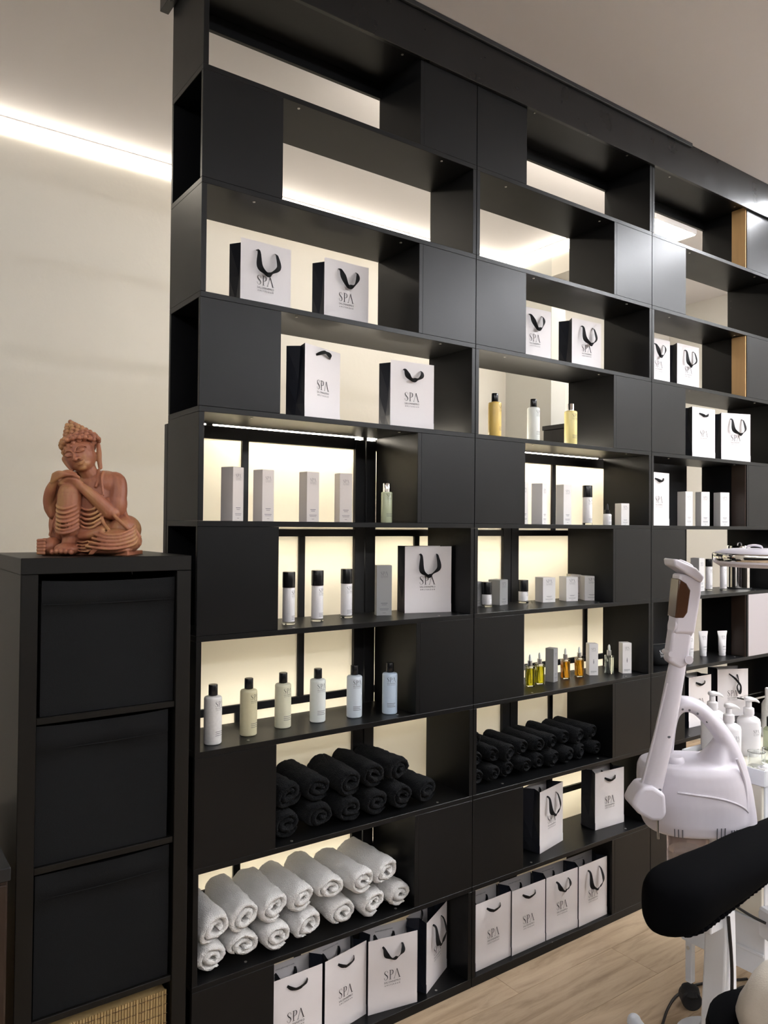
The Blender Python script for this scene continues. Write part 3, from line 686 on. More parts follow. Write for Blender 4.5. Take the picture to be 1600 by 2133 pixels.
# pouch
t = thing('cosmetic_pouch', 'black zip pouch with white lettering behind the steamer arm', 'pouch', (2.155, .10, zs(7)+.0003), R(-10)); rings = []
for z, a, b in ((0, .055, .026), (.012, .066, .034), (.045, .074, .030), (.075, .077, .016), (.088, .077, .004)):
    rings.append([(a*math.copysign(abs(math.cos(q))**.6, math.cos(q)), b*math.copysign(abs(math.sin(q))**.8, math.sin(q)), z) for q in [2*math.pi*i/28 for i in range(28)]])
MB().loft(rings).build('body', 'black_fabric', t, angle=70)
MB().tube([(-.077, 0, .0885), (.077, 0, .0885)], .0022, 8).build('zip', 'black_plastic', t)
lg = logo_mb(.018, True, None, -.035, .052).build('logo', 'white_ink', t, smooth=False, fix=False); lg.rotation_euler = (R(-14), 0, 0); lg.location = (0.01, -.0445, .0)
# chrome canister
t = thing('steel_canister', 'chrome canister with lid behind the round lamp head', 'canister', (2.80, .115, zs(6)+.0003))
MB().lathe([(0, 0), (.050, 0), (.053, .003), (.053, .150), (.055, .152), (.055, .156), (.053, .158), (0, .158)], 40).build('body', 'chrome', t)
MB().lathe([(0, .158), (.056, .158), (.057, .160), (.057, .205), (.055, .208), (0, .208)], 40).build('lid', 'chrome', t)
MB().tube(spline([(-.018, 0, .207), (-.014, 0, .218), (0, 0, .222), (.014, 0, .218), (.018, 0, .207)], 4), .003, 8).build('lid_handle', 'steel', t)
MB().lathe([(.054, 0), (.0545, 0), (.0545, .006), (.054, .006)], 40).build('foot_ring', 'rubber', t)

# ================================================================== TOWELS
def towel_mesh(seed, ra, rb, Ln, turns=1.9, th=.0165, name='roll', amp=.0034):
    rd = random.Random(seed); N = 104; rings = []; ph = -math.pi/2-turns*2*math.pi+rd.uniform(-.9, .9); off = Vector((rd.uniform(0, 50), rd.uniform(0, 50), rd.uniform(0, 50)))
    TH = turns*2*math.pi; gap = th*1.03; rmean = (ra+rb)/2
    wob = [rd.uniform(-.16, .16) for _ in range(4)]
    for i in range(N+1):
        a = TH*i/N; back = (TH-a)/(2*math.pi)*gap                # distance from the outside
        ft = max(0.0, (a-(TH-.8))/.8)
        def pt(dd, y):
            e = back+dd*(1-.8*ft*ft)+th*.85*ft*ft
            fx = max(.0015, ra-e); fz = max(.0015, rb-e)
            k = 1+wob[0]*math.sin(2*a+ph)*.35+wob[1]*math.sin(3*a+ph*2)*.3
            p = Vector((fx*k*math.cos(a+ph), y, fz*k*math.sin(a+ph)))
            n_ = noise.noise_vector(p*34+off)*amp*1.3 + noise.noise_vector(p*110+off)*amp*.45 + noise.noise_vector(p*300+off)*amp*.35
            return p+n_
        y0 = .004*math.sin(a*1.3+ph)+.006*(i/N)*wob[2]*4
        rings.append([*[pt(0, .022+(Ln-.022)*(12-q)/12) for q in range(12)], pt(0, .022), pt(.0004, y0+.009), pt(.0022, y0+.0022), pt(th*.5, y0-.002), pt(th-.0022, y0+.0022), pt(th-.0002, y0+.009), pt(th, .03), pt(th, .055)])
    n = len(rings[0]); m = MB()
    fs = [(i*n+j, i*n+j+1, (i+1)*n+j+1, (i+1)*n+j) for i in range(N) for j in range(n-1)]
    fs.append(tuple(range(n))); fs.append(tuple(N*n+j for j in reversed(range(n))))
    m.add([v for r_ in rings for v in r_], fs)
    # rear cap disc so that the roll is closed at the back
    m.lathe([(0, 0), (ra*.9, 0)], 20, sx=1, sy=1) if False else None
    return m.mesh(name, True, True, 80)
WT = [towel_mesh(s, .0535, .0445, .205) for s in range(6)]; BT = [towel_mesh(20+s, .0535, .0445, .195) for s in range(5)]; ST = [towel_mesh(40+s, .0385, .0345, .17, 1.8, .0125, amp=.0022) for s in range(5)]
ORD = ['first', 'second', 'third', 'fourth', 'fifth', 'sixth', 'seventh', 'eighth', 'ninth', 'tenth']
def towel(meshes, i, x, y, z, mt, label, group, rz=0.0, roll=0.0, s=1.0):
    t = thing('rolled_towel', label, 'towel', (x, y, z), rz, group)
    o = place(meshes[i % len(meshes)], 'roll', mt, t); o.rotation_euler = (0, roll, 0); o.scale = (s, 1, s)
    return t
rt = random.Random(5); GW = 'white rolled towels stacked on the ninth shelf'; GB = 'black rolled towels stacked in the left bay'; GS = 'small black rolled towels in the middle bay'
z9, z8 = zs(9), zs(8)
for i, x in enumerate((.072, .164, .262, .364, .480, .588, .690)):
    towel(WT, i, x, .022+rt.uniform(-.006, .006), z9+.0455, 'white_terry', 'white rolled towel, %s from the left in the lower layer' % ORD[i], GW, R(rt.uniform(-2, 2)), rt.uniform(-.3, .3), .97)
for i, x in enumerate((.073, .162, .252, .345, .440, .546, .640)):
    towel(WT, i+3, x, .018+rt.uniform(-.008, .008), z9+.126, 'white_terry', 'white rolled towel, %s from the left in the upper layer' % ORD[i], GW, R(rt.uniform(-3, 3)), rt.uniform(-.5, .5), .98)
for i, x in enumerate((.294, .399, .504, .604, .700, .800)):
    towel(BT, i, x, .030+rt.uniform(-.006, .006), z8+.0455, 'black_terry', 'black rolled towel, %s from the left in the lower layer of the left bay' % ORD[i], GB, R(rt.uniform(-2, 2)), rt.uniform(-.3, .3), .97)
for i, x in enumerate((.300, .396, .500, .598, .692)):
    towel(BT, i+2, x, .028+rt.uniform(-.006, .006), z8+.127, 'black_terry', 'black rolled towel, %s from the left in the upper layer of the left bay' % ORD[i], GB, R(rt.uniform(-3, 3)), rt.uniform(-.5, .5), .97)
for i in range(9):
    towel(ST, i, 1.032+i*.0775, .050+rt.uniform(-.008, .008), z8+.0335, 'black_terry', 'small black rolled towel, %s from the left in the lower layer of the middle bay' % ORD[i], GS, R(rt.uniform(-3, 3)), rt.uniform(-.4, .4))
for i in range(9):
    towel(ST, i+2, 1.030+i*.0755, .050+rt.uniform(-.008, .008), z8+.096+rt.uniform(-.002, .004), 'black_terry', 'small black rolled towel, %s from the left in the upper layer of the middle bay' % ORD[i], GS, R(rt.uniform(-4, 4)), rt.uniform(-.6, .6))
towel(ST, 1, 1.034, .062, z8+.158, 'black_terry', 'small black rolled towel lying alone on top of the middle bay stack', GS, R(3), .6)

# ================================================================== CUBE CABINET AND STATUE
KX0, KX1, KY0, KY1, KZ = -.423, -.026, -.030, .330, 1.431
kb = thing('cube_cabinet', 'tall black-brown cube cabinet with fabric boxes under the statue', 'cabinet', ((KX0+KX1)/2, KY0, FZ))
ox, oy, oz = (KX0+KX1)/2, KY0, FZ
def kbox(n, x0, x1, y0, y1, z0, z1, mt='black_brown', b=.0012): return boxo(n, mt, kb, x0-ox, x1-ox, y0-oy, y1-oy, z0-oz, z1-oz, b)
kbox('top_panel', KX0, KX1, KY0, KY1, KZ-.037, KZ); kbox('bottom_panel', KX0, KX1, KY0, KY1, FZ, FZ+.037)
kbox('side_panel', KX0, KX0+.037, KY0, KY1, FZ+.0375, KZ-.0375); kbox('side_panel', KX1-.037, KX1, KY0, KY1, FZ+.0375, KZ-.0375)
kzs = [KZ-.037, 1.060, .723, .380, FZ+.037]
for z in kzs[1:4]: kbox('divider', KX0+.0375, KX1-.0375, KY0+.004, KY1, z-.0075, z+.0075)
kbox('back_panel', KX0+.0375, KX1-.0375, KY1-.006, KY1-.001, FZ+.0375, KZ-.0375)
FL = ['black fabric storage box in the top cell of the cube cabinet', 'black fabric storage box in the second cell of the cube cabinet', 'black fabric storage box in the third cell of the cube cabinet']
for i in range(3):
    za, zb = kzs[i+1]+.0085, kzs[i]-(.016 if i == 0 else .012)
    dx0, dx1 = ((.009, .002), (.002, .014), (.004, .007))[i]
    xa, xb = KX0+.0375+dx0, KX1-.0375-dx1
    b_ = thing('fabric_box', FL[i], 'storage box', ((xa+xb)/2, KY0+.012, za), 0, 'black fabric boxes in the cube cabinet'); hw = (xb-xa)/2; hh = zb-za
    ring = []; nx = 14
    m = MB(); vs = []; fs = []; zz = [0, .02, hh*.4, hh*.7, hh*.82, hh*.825, hh*.9, hh]
    for z in zz:
        for j in range(nx+1):
            u = -1+2*j/nx
            sag = (-.004*(1-u*u) if z == hh else 0)
            yb = .0030*math.sin(u*3.1+i)*math.sin(z/hh*3.14)+(.0016*math.sin(u*5+2*i) if z > hh*.8 else 0) - (.0015 if z >= hh*.825 else 0)
            vs.append((hw*u, yb, z+sag))
    w_ = nx+1
    fs = [(j*w_+k, j*w_+k+1, (j+1)*w_+k+1, (j+1)*w_+k) for j in range(len(zz)-1) for k in range(nx)]
    m.add(vs, fs); m.build('front_face', 'black_fabric', b_, angle=60)
    mm = MB(); mm.box(-hw, hw, .008, .30, 0, hh-.012); mm.build('box_body', 'black_fabric', b_, smooth=False, bevel=.004, fix=False)
    MB().tube([(-hw+.004, -.001, hh*.822), (0, -.0035, hh*.823-.002), (hw-.004, -.001, hh*.822)], .0011, 6).build('hem_seam', 'black_fabric', b_)
# woven basket in the lowest cell
xa, xb, za, zb = KX0+.045, KX1-.043, FZ+.0375, kzs[3]-.03
bk = thing('rattan_basket', 'woven rattan basket in the lowest cell of the cube cabinet', 'basket', ((xa+xb)/2, KY0+.014, za)); hw = (xb-xa)/2; hh = zb-za
m = MB(); n = 44
for i in range(n):
    x = -hw+.004+(2*hw-.008)*i/(n-1); m.tube([(x, .003, .002), (x, .003+.001*math.sin(i*7), hh*.5), (x, .003, hh-.001)], .0030+.0006*math.sin(i*2.7), 6)
o = m.build('reeds', 'rattan', bk); o['kind'] = 'stuff'
m = MB()
for j in range(14):
    z = .012+(hh-.024)*j/13; m.tube([(-hw+2*hw*i/30, .0004 + (.0012 if i % 2 else -.0008), z) for i in range(31)], .0011, 5)
o = m.build('binding_cords', 'rattan_cord', bk); o['kind'] = 'stuff'
boxo('basket_body', 'rattan', bk, -hw, hw, .0065, .28, 0, hh-.004, .003)
# low dark cabinet at the left picture edge
lc = thing('low_cabinet', 'low dark brown cabinet at the left edge beside the cube cabinet', 'cabinet', (-.80, -.155, FZ))
boxo('top_panel', 'black_edge', lc, -.36, .345, 0, .42, .782, .80-FZ, .002); boxo('body', 'brown_cabinet_unlit_batten', lc, -.355, .340, .006, .415, .05, .7815, .002)
boxo('door', 'brown_cabinet_unlit_batten', lc, -.350, -.008, -.0, .0055, .06, .775, .002); boxo('door', 'brown_cabinet_unlit_batten', lc, -.004, .337, -.0, .0055, .06, .775, .002); boxo('plinth', 'black_edge', lc, -.34, .33, .03, .40, 0, .0495, .001)

def statue():
    k = .0002024; m = MB(); hair = MB()
    def p(u, v, y=0.0): return Vector(((u-820)*k, y, (1812-v)*k))
    def el(u, v, y, a, b, c, ang=0): m.ball(p(u, v, y), (a*k, c, b*k), Matrix.Rotation(R(-ang), 3, 'Y'), 20, 14)
    def cap(pts, rad, n=14): m.tube(spline([p(*q) for q in pts], 6), [x[0] for x in spline([(r_*k, 0, 0) for r_ in rad], 6)], n); \
        [m.ball(p(*q), r_*k, None, 12, 8) for q, r_ in ((pts[0], rad[0]), (pts[-1], rad[-1]))]
    def line(pts, r_=8):
        dy = .0036 if r_ >= 12 else 0.0
        m.tube(spline([p(q[0], q[1], q[2]+dy) for q in pts], 7), r_*k*(1.4 if r_ >= 12 else 1.0), 8)
    # torso, shoulders, lap
    el(790, 1180, .012, 300, 430, .058); el(860, 950, .012, 270, 190, .046, 12); el(780, 1560, .018, 520, 200, .075)
    cap([(900, 870, .008), (1050, 880, .006), (1095, 1010, -.002), (1085, 1200, -.010)], [80, 105, 108, 112])
    el(1090, 1180, -.006, 120, 170, .026); el(1045, 1290, -.022, 105, 85, .022)
    # right-hand forearm up to the knee
    cap([(1020, 1270, -.030), (900, 1130, -.046), (780, 1010, -.058), (735, 975, -.061)], [92, 80, 62, 52])
    cap([(735, 975, -.060), (690, 920, -.064), (640, 890, -.064)], [56, 52, 40])
    for i, (du, dv) in enumerate(((0, 0), (-18, 26), (-34, 50), (-30, 78))):
        cap([(700+du*.4, 905+dv, -.070+.002*i), (620+du, 880+dv*.8, -.070+.003*i), (545+du, 895+dv*.6, -.066), (500+du*.6, 925+dv*.5, -.060)], [26, 24, 22, 17], 8)
    # left arm wrapping the knee from behind
    cap([(560, 850, .012), (440, 930, -.012), (350, 1080, -.026), (305, 1210, -.030), (330, 1310, -.028)], [92, 98, 92, 78, 62])
    cap([(330, 1290, -.026), (300, 1180, -.034), (350, 1030, -.050), (420, 920, -.060)], [60, 70, 66, 46])
    for i in range(4):
        cap([(410+8*i, 915-24*i, -.066-.001*i), (510, 860-16*i+4, -.075), (620+12*i, 838+2*i, -.076), (735-18*i, 868-14*i, -.070)], [32, 28, 22, 15], 8)
    cap([(520, 830, -.060), (600, 815, -.068), (690, 830, -.068)], [44, 40, 20], 10)
    # raised knee and shin with drapery
    cap([(590, 1080, -.052), (588, 1200, -.054), (585, 1370, -.052), (582, 1500, -.048)], [142, 140, 128, 122]); el(592, 1050, -.050, 138, 130, .030)
    for i, v in enumerate((1215, 1270, 1325, 1375, 1425, 1475, 1515)):
        line([(452, v-28, -.060), (490, v+12, -.078), (580, v+36-i, -.086), (670, v+4, -.078), (715, v-48, -.060)], 13)
    cap([(585, 1500, -.044), (590, 1610, -.048), (600, 1690, -.056)], [98, 88, 92]); el(600, 1735, -.066, 150, 80, .034)
    for i in range(5): el(485+i*56, 1765-(6 if 0 < i < 4 else 0), -.098, 29, 34, .0085)
    # other foot showing its toes
    el(360, 1710, -.040, 110, 118, .034); el(300, 1712, -.056, 66, 108, .020)
    for i in range(5): cap([(272, 1632+i*38, -.078), (346, 1626+i*40, -.078)], [21, 21], 8)
    # robe between arm and foot
    cap([(330, 1330, -.010), (345, 1450, -.014), (360, 1570, -.022)], [70, 84, 66]); el(450, 1450, -.010, 120, 230, .040)
    line([(430, 1290, -.050), (360, 1440, -.044), (330, 1580, -.046)], 12)
    # lap drapery, thigh to the right
    el(1110, 1640, -.010, 285, 178, .066); el(1150, 1500, .018, 190, 190, .058); el(1000, 1740, -.034, 330, 72, .044)
    for i, (v, e) in enumerate(((1505, 0), (1548, 10), (1592, 22), (1640, 34), (1690, 44))):
        line([(960-30*i, v+6, -.066-.004*i), (1080, v+52-4*i, -.078-.002*i), (1220, v+48-4*i, -.072), (1330+5*i, v-8, -.050), (1345+6*i, v-60, -.028)], 13)
    line([(1000, 1110, -.030), (1090, 1300, -.040), (1240, 1440, -.046), (1345, 1570, -.030), (1385, 1690, -.012)], 17)
    line([(1155, 1100, .006), (1170, 1280, -.002), (1260, 1420, -.010), (1370, 1600, -.006)], 22)
    line([(930, 1290, -.040), (1000, 1420, -.050), (1080, 1500, -.060)], 16)
    cap([(730, 1580, -.050), (860, 1560, -.058), (1000, 1510, -.060)], [44, 52, 40])
    for i, v in enumerate((1230, 1290, 1345, 1400, 1450)):
        line([(700, v-14, -.048), (780, v+26, -.056), (870, v+20, -.055), (960, v-40, -.048)], 12)
    for i in range(4): line([(720, 1640+i*38, -.070), (800, 1650+i*36, -.076), (870, 1632+i*42, -.074)], 10)
    for i in range(3): line([(880+20*i, 1800, -.078), (930+30*i, 1740, -.080), (1010+40*i, 1700, -.078)], 9)
    # robe edge across the chest
    line([(860, 750, -.014), (890, 900, -.034), (880, 980, -.044)], 13); line([(930, 770, -.018), (940, 880, -.036), (980, 1080, -.046)], 12)
    m.box(-.085, .098, -.050, .066, 0.0, .010)
    # neck, head
    cap([(800, 880, .000), (745, 800, -.010), (690, 700, -.012)], [115, 105, 120])
    q = 19
    el(655, 590, -.022, 176, 205, .040, q); el(704, 690, -.030, 118, 95, .027, q); el(640, 520, -.024, 172, 130, .038, q)
    def face(u, v): return (u, v)
    # brows, eyelids, nose, lips
    line([(520, 570, -.052), (560, 545, -.059), (620, 550, -.064), (650, 580, -.066)], 8); line([(665, 560, -.066), (690, 500, -.064), (740, 475, -.059), (785, 490, -.050)], 8)
    el(575, 592, -.0545, 52, 26, .0075, q); el(722, 532, -.0555, 50, 26, .0075, q)
    line([(532, 602, -.058), (575, 618, -.062), (622, 605, -.0635)], 6); line([(680, 556, -.0635), (724, 557, -.062), (768, 532, -.056)], 6)
    cap([(652, 565, -.060), (668, 620, -.066), (682, 648, -.069)], [17, 20, 26], 10); el(655, 654, -.063, 20, 16, .006); el(716, 630, -.063, 20, 16, .006)
    line([(668, 696, -.0560), (705, 686, -.0590), (728, 678, -.0590), (764, 656, -.0540)], 8); line([(684, 708, -.0550), (724, 704, -.0580), (756, 674, -.0540)], 9)
    el(725, 742, -.044, 58, 36, .010, q); el(618, 492, -.064, 13, 13, .004)
    # ears
    cap([(470, 620, -.010), (432, 620, -.008), (470, 690, -.012), (560, 770, -.026)], [34, 40, 28, 22], 10); cap([(832, 440, .000), (850, 540, -.004), (855, 640, -.004), (872, 725, -.006)], [26, 32, 30, 28], 10)
    body = remeshed(m, .0016, 5, 'statue')
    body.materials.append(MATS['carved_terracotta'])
    # hair: cap, band and curls
    ax0 = p(640, 470, -.006); ax1 = p(458, 165, .000); d = (ax1-ax0)
    hair.ball(p(600, 450, -.002), (205*k, .046, 165*k), Matrix.Rotation(R(-q), 3, 'Y'), 18, 12)
    hair.tube([ax0, ax0+d*.35, ax0+d*.7, ax0+d*.95], [180*k, 140*k, 80*k, 30*k], 18)
    hair.tube(spline([p(455, 500, -.030), p(520, 440, -.050), p(640, 395, -.058), p(760, 380, -.048), p(812, 395, -.024)], 6), 15*k, 8)
    u_ = d.normalized(); e1 = u_.cross(Vector((0, 1, 0))).normalized(); e2 = u_.cross(e1)
    levels = [(0.02, .0420, 20), (.17, .0395, 19), (.32, .0335, 16), (.46, .0270, 13), (.60, .0205, 10), (.74, .0145, 8), (.88, .0085, 5), (1.0, .002, 1)]
    for j, (tt, rr, n) in enumerate(levels):
        for i in range(n):
            a = 2*math.pi*(i+.5*(j % 2))/n
            c = ax0+d*tt+e1*(rr+.0022)*math.cos(a)+e2*(rr+.0022)*1.05*math.sin(a)
            hair.ball(c, .0066 if tt < .9 else .0058, None, 10, 7)
    for i, (u, v, y) in enumerate(((395, 480, -.012), (420, 545, -.010), (385, 420, -.006), (450, 480, -.034), (405, 520, .012), (430, 440, -.030))):
        hair.ball(p(u, v, y), .0066, None, 10, 7)
    cc = p(600, 450, -.002); Q = Matrix.Rotation(R(-q), 3, 'Y')
    for th in (74, 58):
        for i in range(17):
            a = R(i*360/17+(10 if th == 58 else 0))
            v_ = Q @ Vector((.0440*math.cos(a)*math.sin(R(th)), .0480*math.sin(a)*math.sin(R(th)), .0350*math.cos(R(th))))
            hair.ball(cc+v_, .0064, None, 10, 7)
    for i in range(9):
        t_ = i/8; c = spline([p(440, 520, -.026), p(500, 455, -.049), p(630, 408, -.0585), p(760, 388, -.049), p(815, 400, -.022)], 8)[int(t_*32)]
        hair.ball(c+Vector((0, 0, .003)), .0060, None, 10, 7)
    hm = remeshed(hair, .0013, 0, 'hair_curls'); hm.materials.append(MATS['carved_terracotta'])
    st = tag(place(body, 'seated_statue', None, None), 'carved terracotta-coloured seated figure resting its head on its knee', 'statue')
    place(hm, 'hair_curls', None, st)
    st.location = (-.225, .105, KZ+.0004); st.rotation_euler = (0, 0, R(-35.7))
statue()

# ================================================================== STEAMER
def rot2(x, y, a): return x*math.cos(a)-y*math.sin(a), x*math.sin(a)+y*math.cos(a)
SO = Vector((1.253, -.613, .655)); SA = R(-35.69)
sb = thing('facial_steamer', 'white facial steamer with hinged arm and carrying handle', 'steamer', (SO.x, SO.y, FZ), SA)
zo = SO.z-FZ
def Z(v): return v+zo
hull = MB(); rings = []
for z, a, b, cx in ((-.004, .128, .086, .008), (.004, .140, .098, .008), (.03, .149, .106, .006), (.09, .152, .108, .002), (.14, .150, .105, -.002), (.17, .145, .100, -.006), (.187, .136, .092, -.008), (.193, .122, .080, -.008)):
    rings.append([(cx+a*math.copysign(abs(math.cos(q))**.86, math.cos(q)), b*math.copysign(abs(math.sin(q))**.86, math.sin(q)), Z(z)) for q in [2*math.pi*i/48 for i in range(48)]])
hull.loft(rings)
ap = spline([(-.066, .030, Z(.17)), (-.064, .022, Z(.24)), (-.058, .012, Z(.305)), (-.045, .004, Z(.338)), (-.018, 0, Z(.350)), (.026, -.002, Z(.333)), (.080, -.006, Z(.272)), (.114, -.010, Z(.205)), (.134, -.014, Z(.126)), (.143, -.018, Z(.05)), (.145, -.018, Z(.008))], 6)
nA = len(ap); hull.tube(ap, [.021+.026*max(0, (i/nA-.45)) for i in range(nA)], 14, ax=1.5, up=Vector((0, 0, 1)))
rg = []
for i in range(14):                                            # flank between the handle's foot and the top deck
    t_ = i/13; zc_ = .186+.075*t_**1.4; hw_ = .072*(1-t_)+.026*t_; xx = .052+.056*t_*.6
    rg.append([(xx+.046*(1-t_*.7)*math.cos(q), hw_*math.sin(q)-.006, Z(zc_)) for q in [2*math.pi*j/24 for j in range(24)]])
hull.loft(rg)
hm = remeshed(hull, .0042, 6, 'body'); place(hm, 'body', 'device_white', sb)
MB().lathe([(0, Z(.188)), (.028, Z(.188)), (.029, Z(.196)), (.027, Z(.204)), (.022, Z(.209)), (0, Z(.211))], 28, -.062, -.030).build('filler_cap', 'device_white', sb)
# raised rib along the right flank, relief arc, vent slots
MB().tube(spline([(.098, -.072, Z(.215)), (.122, -.066, Z(.150)), (.128, -.064, Z(.09)), (.124, -.066, Z(.02))], 5), .0045, 8).build('flank_rib', 'device_white', sb)
arc = []
for a in range(0, 10):
    q = R(-118+a*9.5); arc.append((.002+.152*math.copysign(abs(math.cos(q))**.86, math.cos(q)), .1075*math.copysign(abs(math.sin(q))**.86, math.sin(q))-.0005, Z(.128-.0008*a*a)))
MB().tube(spline(arc, 4), .0028, 8).build('relief_arc', 'device_white', sb)
for i, q in enumerate((-124, -119.5, -115, -84, -80, -76, -68, -64.5, -61)):
    q = R(q); x_, y_ = .008+.147*math.copysign(abs(math.cos(q))**.86, math.cos(q)), .1045*math.copysign(abs(math.sin(q))**.86, math.sin(q))
    h_ = .030 if 2 < i < 6 else .022
    MB().tube([(x_, y_-.0005, Z(.004)), (x_*1.012, y_*1.012, Z(.004+h_))], .0016, 6).build('vent_slot', 'ink_grey', sb)
for i in range(4, 15):
    pnt = ap[8+i*3] if 8+i*3 < nA else ap[-1]
    if i % 1 == 0 and pnt.z > Z(.19): MB().ball(pnt+Vector((-.012, -.028, -.010)), (.0035, .0015, .0035), None, 8, 6).build('handle_dimple', 'ink_grey', sb)
# jar, post, stand
MB().lathe([(0, Z(-.125)), (.052, Z(-.125)), (.056, Z(-.120)), (.057, Z(-.02)), (.050, Z(0)), (.048, Z(-.004)), (.053, Z(-.02)), (.053, Z(-.118)), (0, Z(-.120))], 36, -.018, -.02).build('water_jar', 'jar_glass', sb)
MB().lathe([(0, Z(-.118)), (.051, Z(-.118)), (.052, Z(-.06)), (0, Z(-.06))], 32, -.018, -.02).build('water', 'oil_clear', sb)
MB().tube(spline([(-.05, -.02, Z(-.10)), (-.03, -.045, Z(-.112)), (0, -.05, Z(-.09)), (.02, -.03, Z(-.10))], 5), .004, 8).build('heating_coil', 'steel', sb)
MB().tube([(.082, .05, Z(.01)), (.082, .05, .09)], .016, 16).build('pole', 'trolley_white', sb)
MB().lathe([(0, .012), (.100, .012), (.104, .018), (.100, .030), (.040, .045), (.022, .095), (0, .095)], 32, .082, .05).build('base', 'trolley_white', sb)
for i in range(4):
    a = R(45+90*i); MB().lathe([(0, 0), (.010, 0), (.011, .004), (.010, .012), (0, .012)], 14, .082+.08*math.cos(a), .05+.08*math.sin(a)).build('foot', 'rubber', sb)
# arm
arm_p = [(-.168, -.143, Z(.150)), (-.130, -.146, Z(.313)), (-.097, -.148, Z(.492))]
MB().tube(spline(arm_p, 8), [.0295-.0075*i/16 for i in range(17)], 18, ax=.95, up=Vector((1, 0, 0))).build('lower_arm', 'device_white', sb)
MB().tube([(-.196, -.150, Z(.150)), (-.160, -.155, Z(.300)), (-.128, -.156, Z(.440))], [.0035, .003, .003], 8).build('arm_seam', 'device_white', sb)
MB().prism([(-.200, Z(.172)), (-.172, Z(.172)), (-.140, Z(.150)), (-.137, Z(.098)), (-.150, Z(.080)), (-.178, Z(.080)), (-.212, Z(.100)), (-.231, Z(.121)), (-.218, Z(.148))], -.182, -.104).build('arm_pivot', 'device_white', sb, bevel=.010, segs=4, smooth=True, angle=60)
MB().tube([(-.160, -.11, Z(.120)), (-.12, -.06, Z(.120))], .018, 14).build('pivot_axle', 'device_white', sb)
MB().tube([(-.148, -.142, Z(.085)), (-.146, -.141, Z(.019))], .0032, 10).build('drip_rod', 'steel', sb)
MB().prism([(-.118, Z(.590)), (-.066, Z(.578)), (-.076, Z(.492)), (-.098, Z(.478)), (-.131, Z(.500))], -.172, -.126).build('elbow_joint', 'device_white', sb, bevel=.009, segs=4, angle=60)
MB().tube([(-.078, -.178, Z(.506)), (-.078, -.120, Z(.506))], .011, 18).build('elbow_screw', 'device_white', sb); MB().tube([(-.124, -.174, Z(.520)), (-.124, -.124, Z(.520))], .0075, 16).build('elbow_screw', 'device_white', sb)
nh = MB().prism([(-.104, Z(.735)), (-.043, Z(.727)), (-.045, Z(.682)), (-.062, Z(.575)), (-.117, Z(.575)), (-.113, Z(.640))], -.178, -.124).build('nozzle_head', 'device_white', sb, bevel=.008, segs=4, angle=60)
MB().prism([(-.106, Z(.722)), (-.086, Z(.709)), (-.075, Z(.691)), (-.083, Z(.632)), (-.093, Z(.617)), (-.116, Z(.617))], -.1805, -.1215).build('nozzle_window', 'brown_window', nh, bevel=.003, segs=2)
MB().prism([(-.124, Z(.774)), (-.113, Z(.773)), (-.062, Z(.750)), (-.042, Z(.727)), (-.050, Z(.711)), (-.089, Z(.735)), (-.122, Z(.756))], -.190, -.112).build('nozzle_flap', 'device_white', sb, bevel=.005, segs=3)
MB().lathe([(0, 0), (.022, 0), (.022, .004), (.018, .007), (0, .007)], 24).build('flap_button', 'device_white', sb, loc=(-.078, -.150, Z(.757))).rotation_euler = (0, R(28), 0)
MB().tube([(-.115, -.151, Z(.597)), (-.0655, -.151, Z(.588))], .0285, 18, ax=.95).build('nozzle_collar', 'device_white', sb)
for zz, xx in ((.452, -.100), (.300, -.128), (.160, -.152)):
    MB().ball((xx, -.1665-.003*(zz < .4), Z(zz)), (.0048, .002, .0035), None, 10, 6).build('arm_screw', 'ink_grey', sb)

# ================================================================== TROLLEY WITH BOTTLES
tr = thing('trolley', 'white trolley with raised tray behind the steamer', 'trolley', (1.70, -.585, FZ))
def tb(n, mt, x0, x1, y0, y1, z0, z1, b=.002): return boxo(n, mt, tr, x0-1.70, x1-1.70, y0+.585, y1+.585, z0-FZ, z1-FZ, b)
TX0, TX1, TY0, TY1, TZ = 1.455, 1.960, -.720, -.450, .785
tb('tray', 'trolley_cream', TX0+.006, TX1-.006, TY0+.006, TY1-.006, TZ-.012, TZ)
tb('tray_rim', 'trolley_white', TX0, TX0+.006, TY0, TY1, TZ-.030, TZ+.018); tb('tray_rim', 'trolley_white', TX1-.006, TX1, TY0, TY1, TZ-.030, TZ+.018)
tb('tray_rim', 'trolley_white', TX0+.0062, TX1-.0062, TY0, TY0+.006, TZ-.030, TZ+.018); tb('tray_rim', 'trolley_white', TX0+.0062, TX1-.0062, TY1-.006, TY1, TZ-.030, TZ+.018)
tb('side_panel', 'trolley_cream', TX0+.006, TX0+.020, TY0+.012, TY1-.012, .36, TZ-.0125); tb('side_panel', 'trolley_cream', TX1-.020, TX1-.006, TY0+.012, TY1-.012, .36, TZ-.0125)
tb('back_panel', 'trolley_cream', TX0+.0205, TX1-.0205, TY1-.024, TY1-.012, .36, TZ-.0125)
tb('drawer', 'trolley_white', TX0+.022, TX1-.022, TY0+.010, TY1-.026, .57, TZ-.016); tb('drawer', 'trolley_white', TX0+.022, TX1-.022, TY0+.010, TY1-.026, .37, .562)
tb('lower_shelf', 'trolley_white', TX0, TX1, TY0, TY1, .200, .3598); tb('lower_rail', 'trolley_white', TX0-.006, TX0-.0005, TY0, TY1, .262, .272)
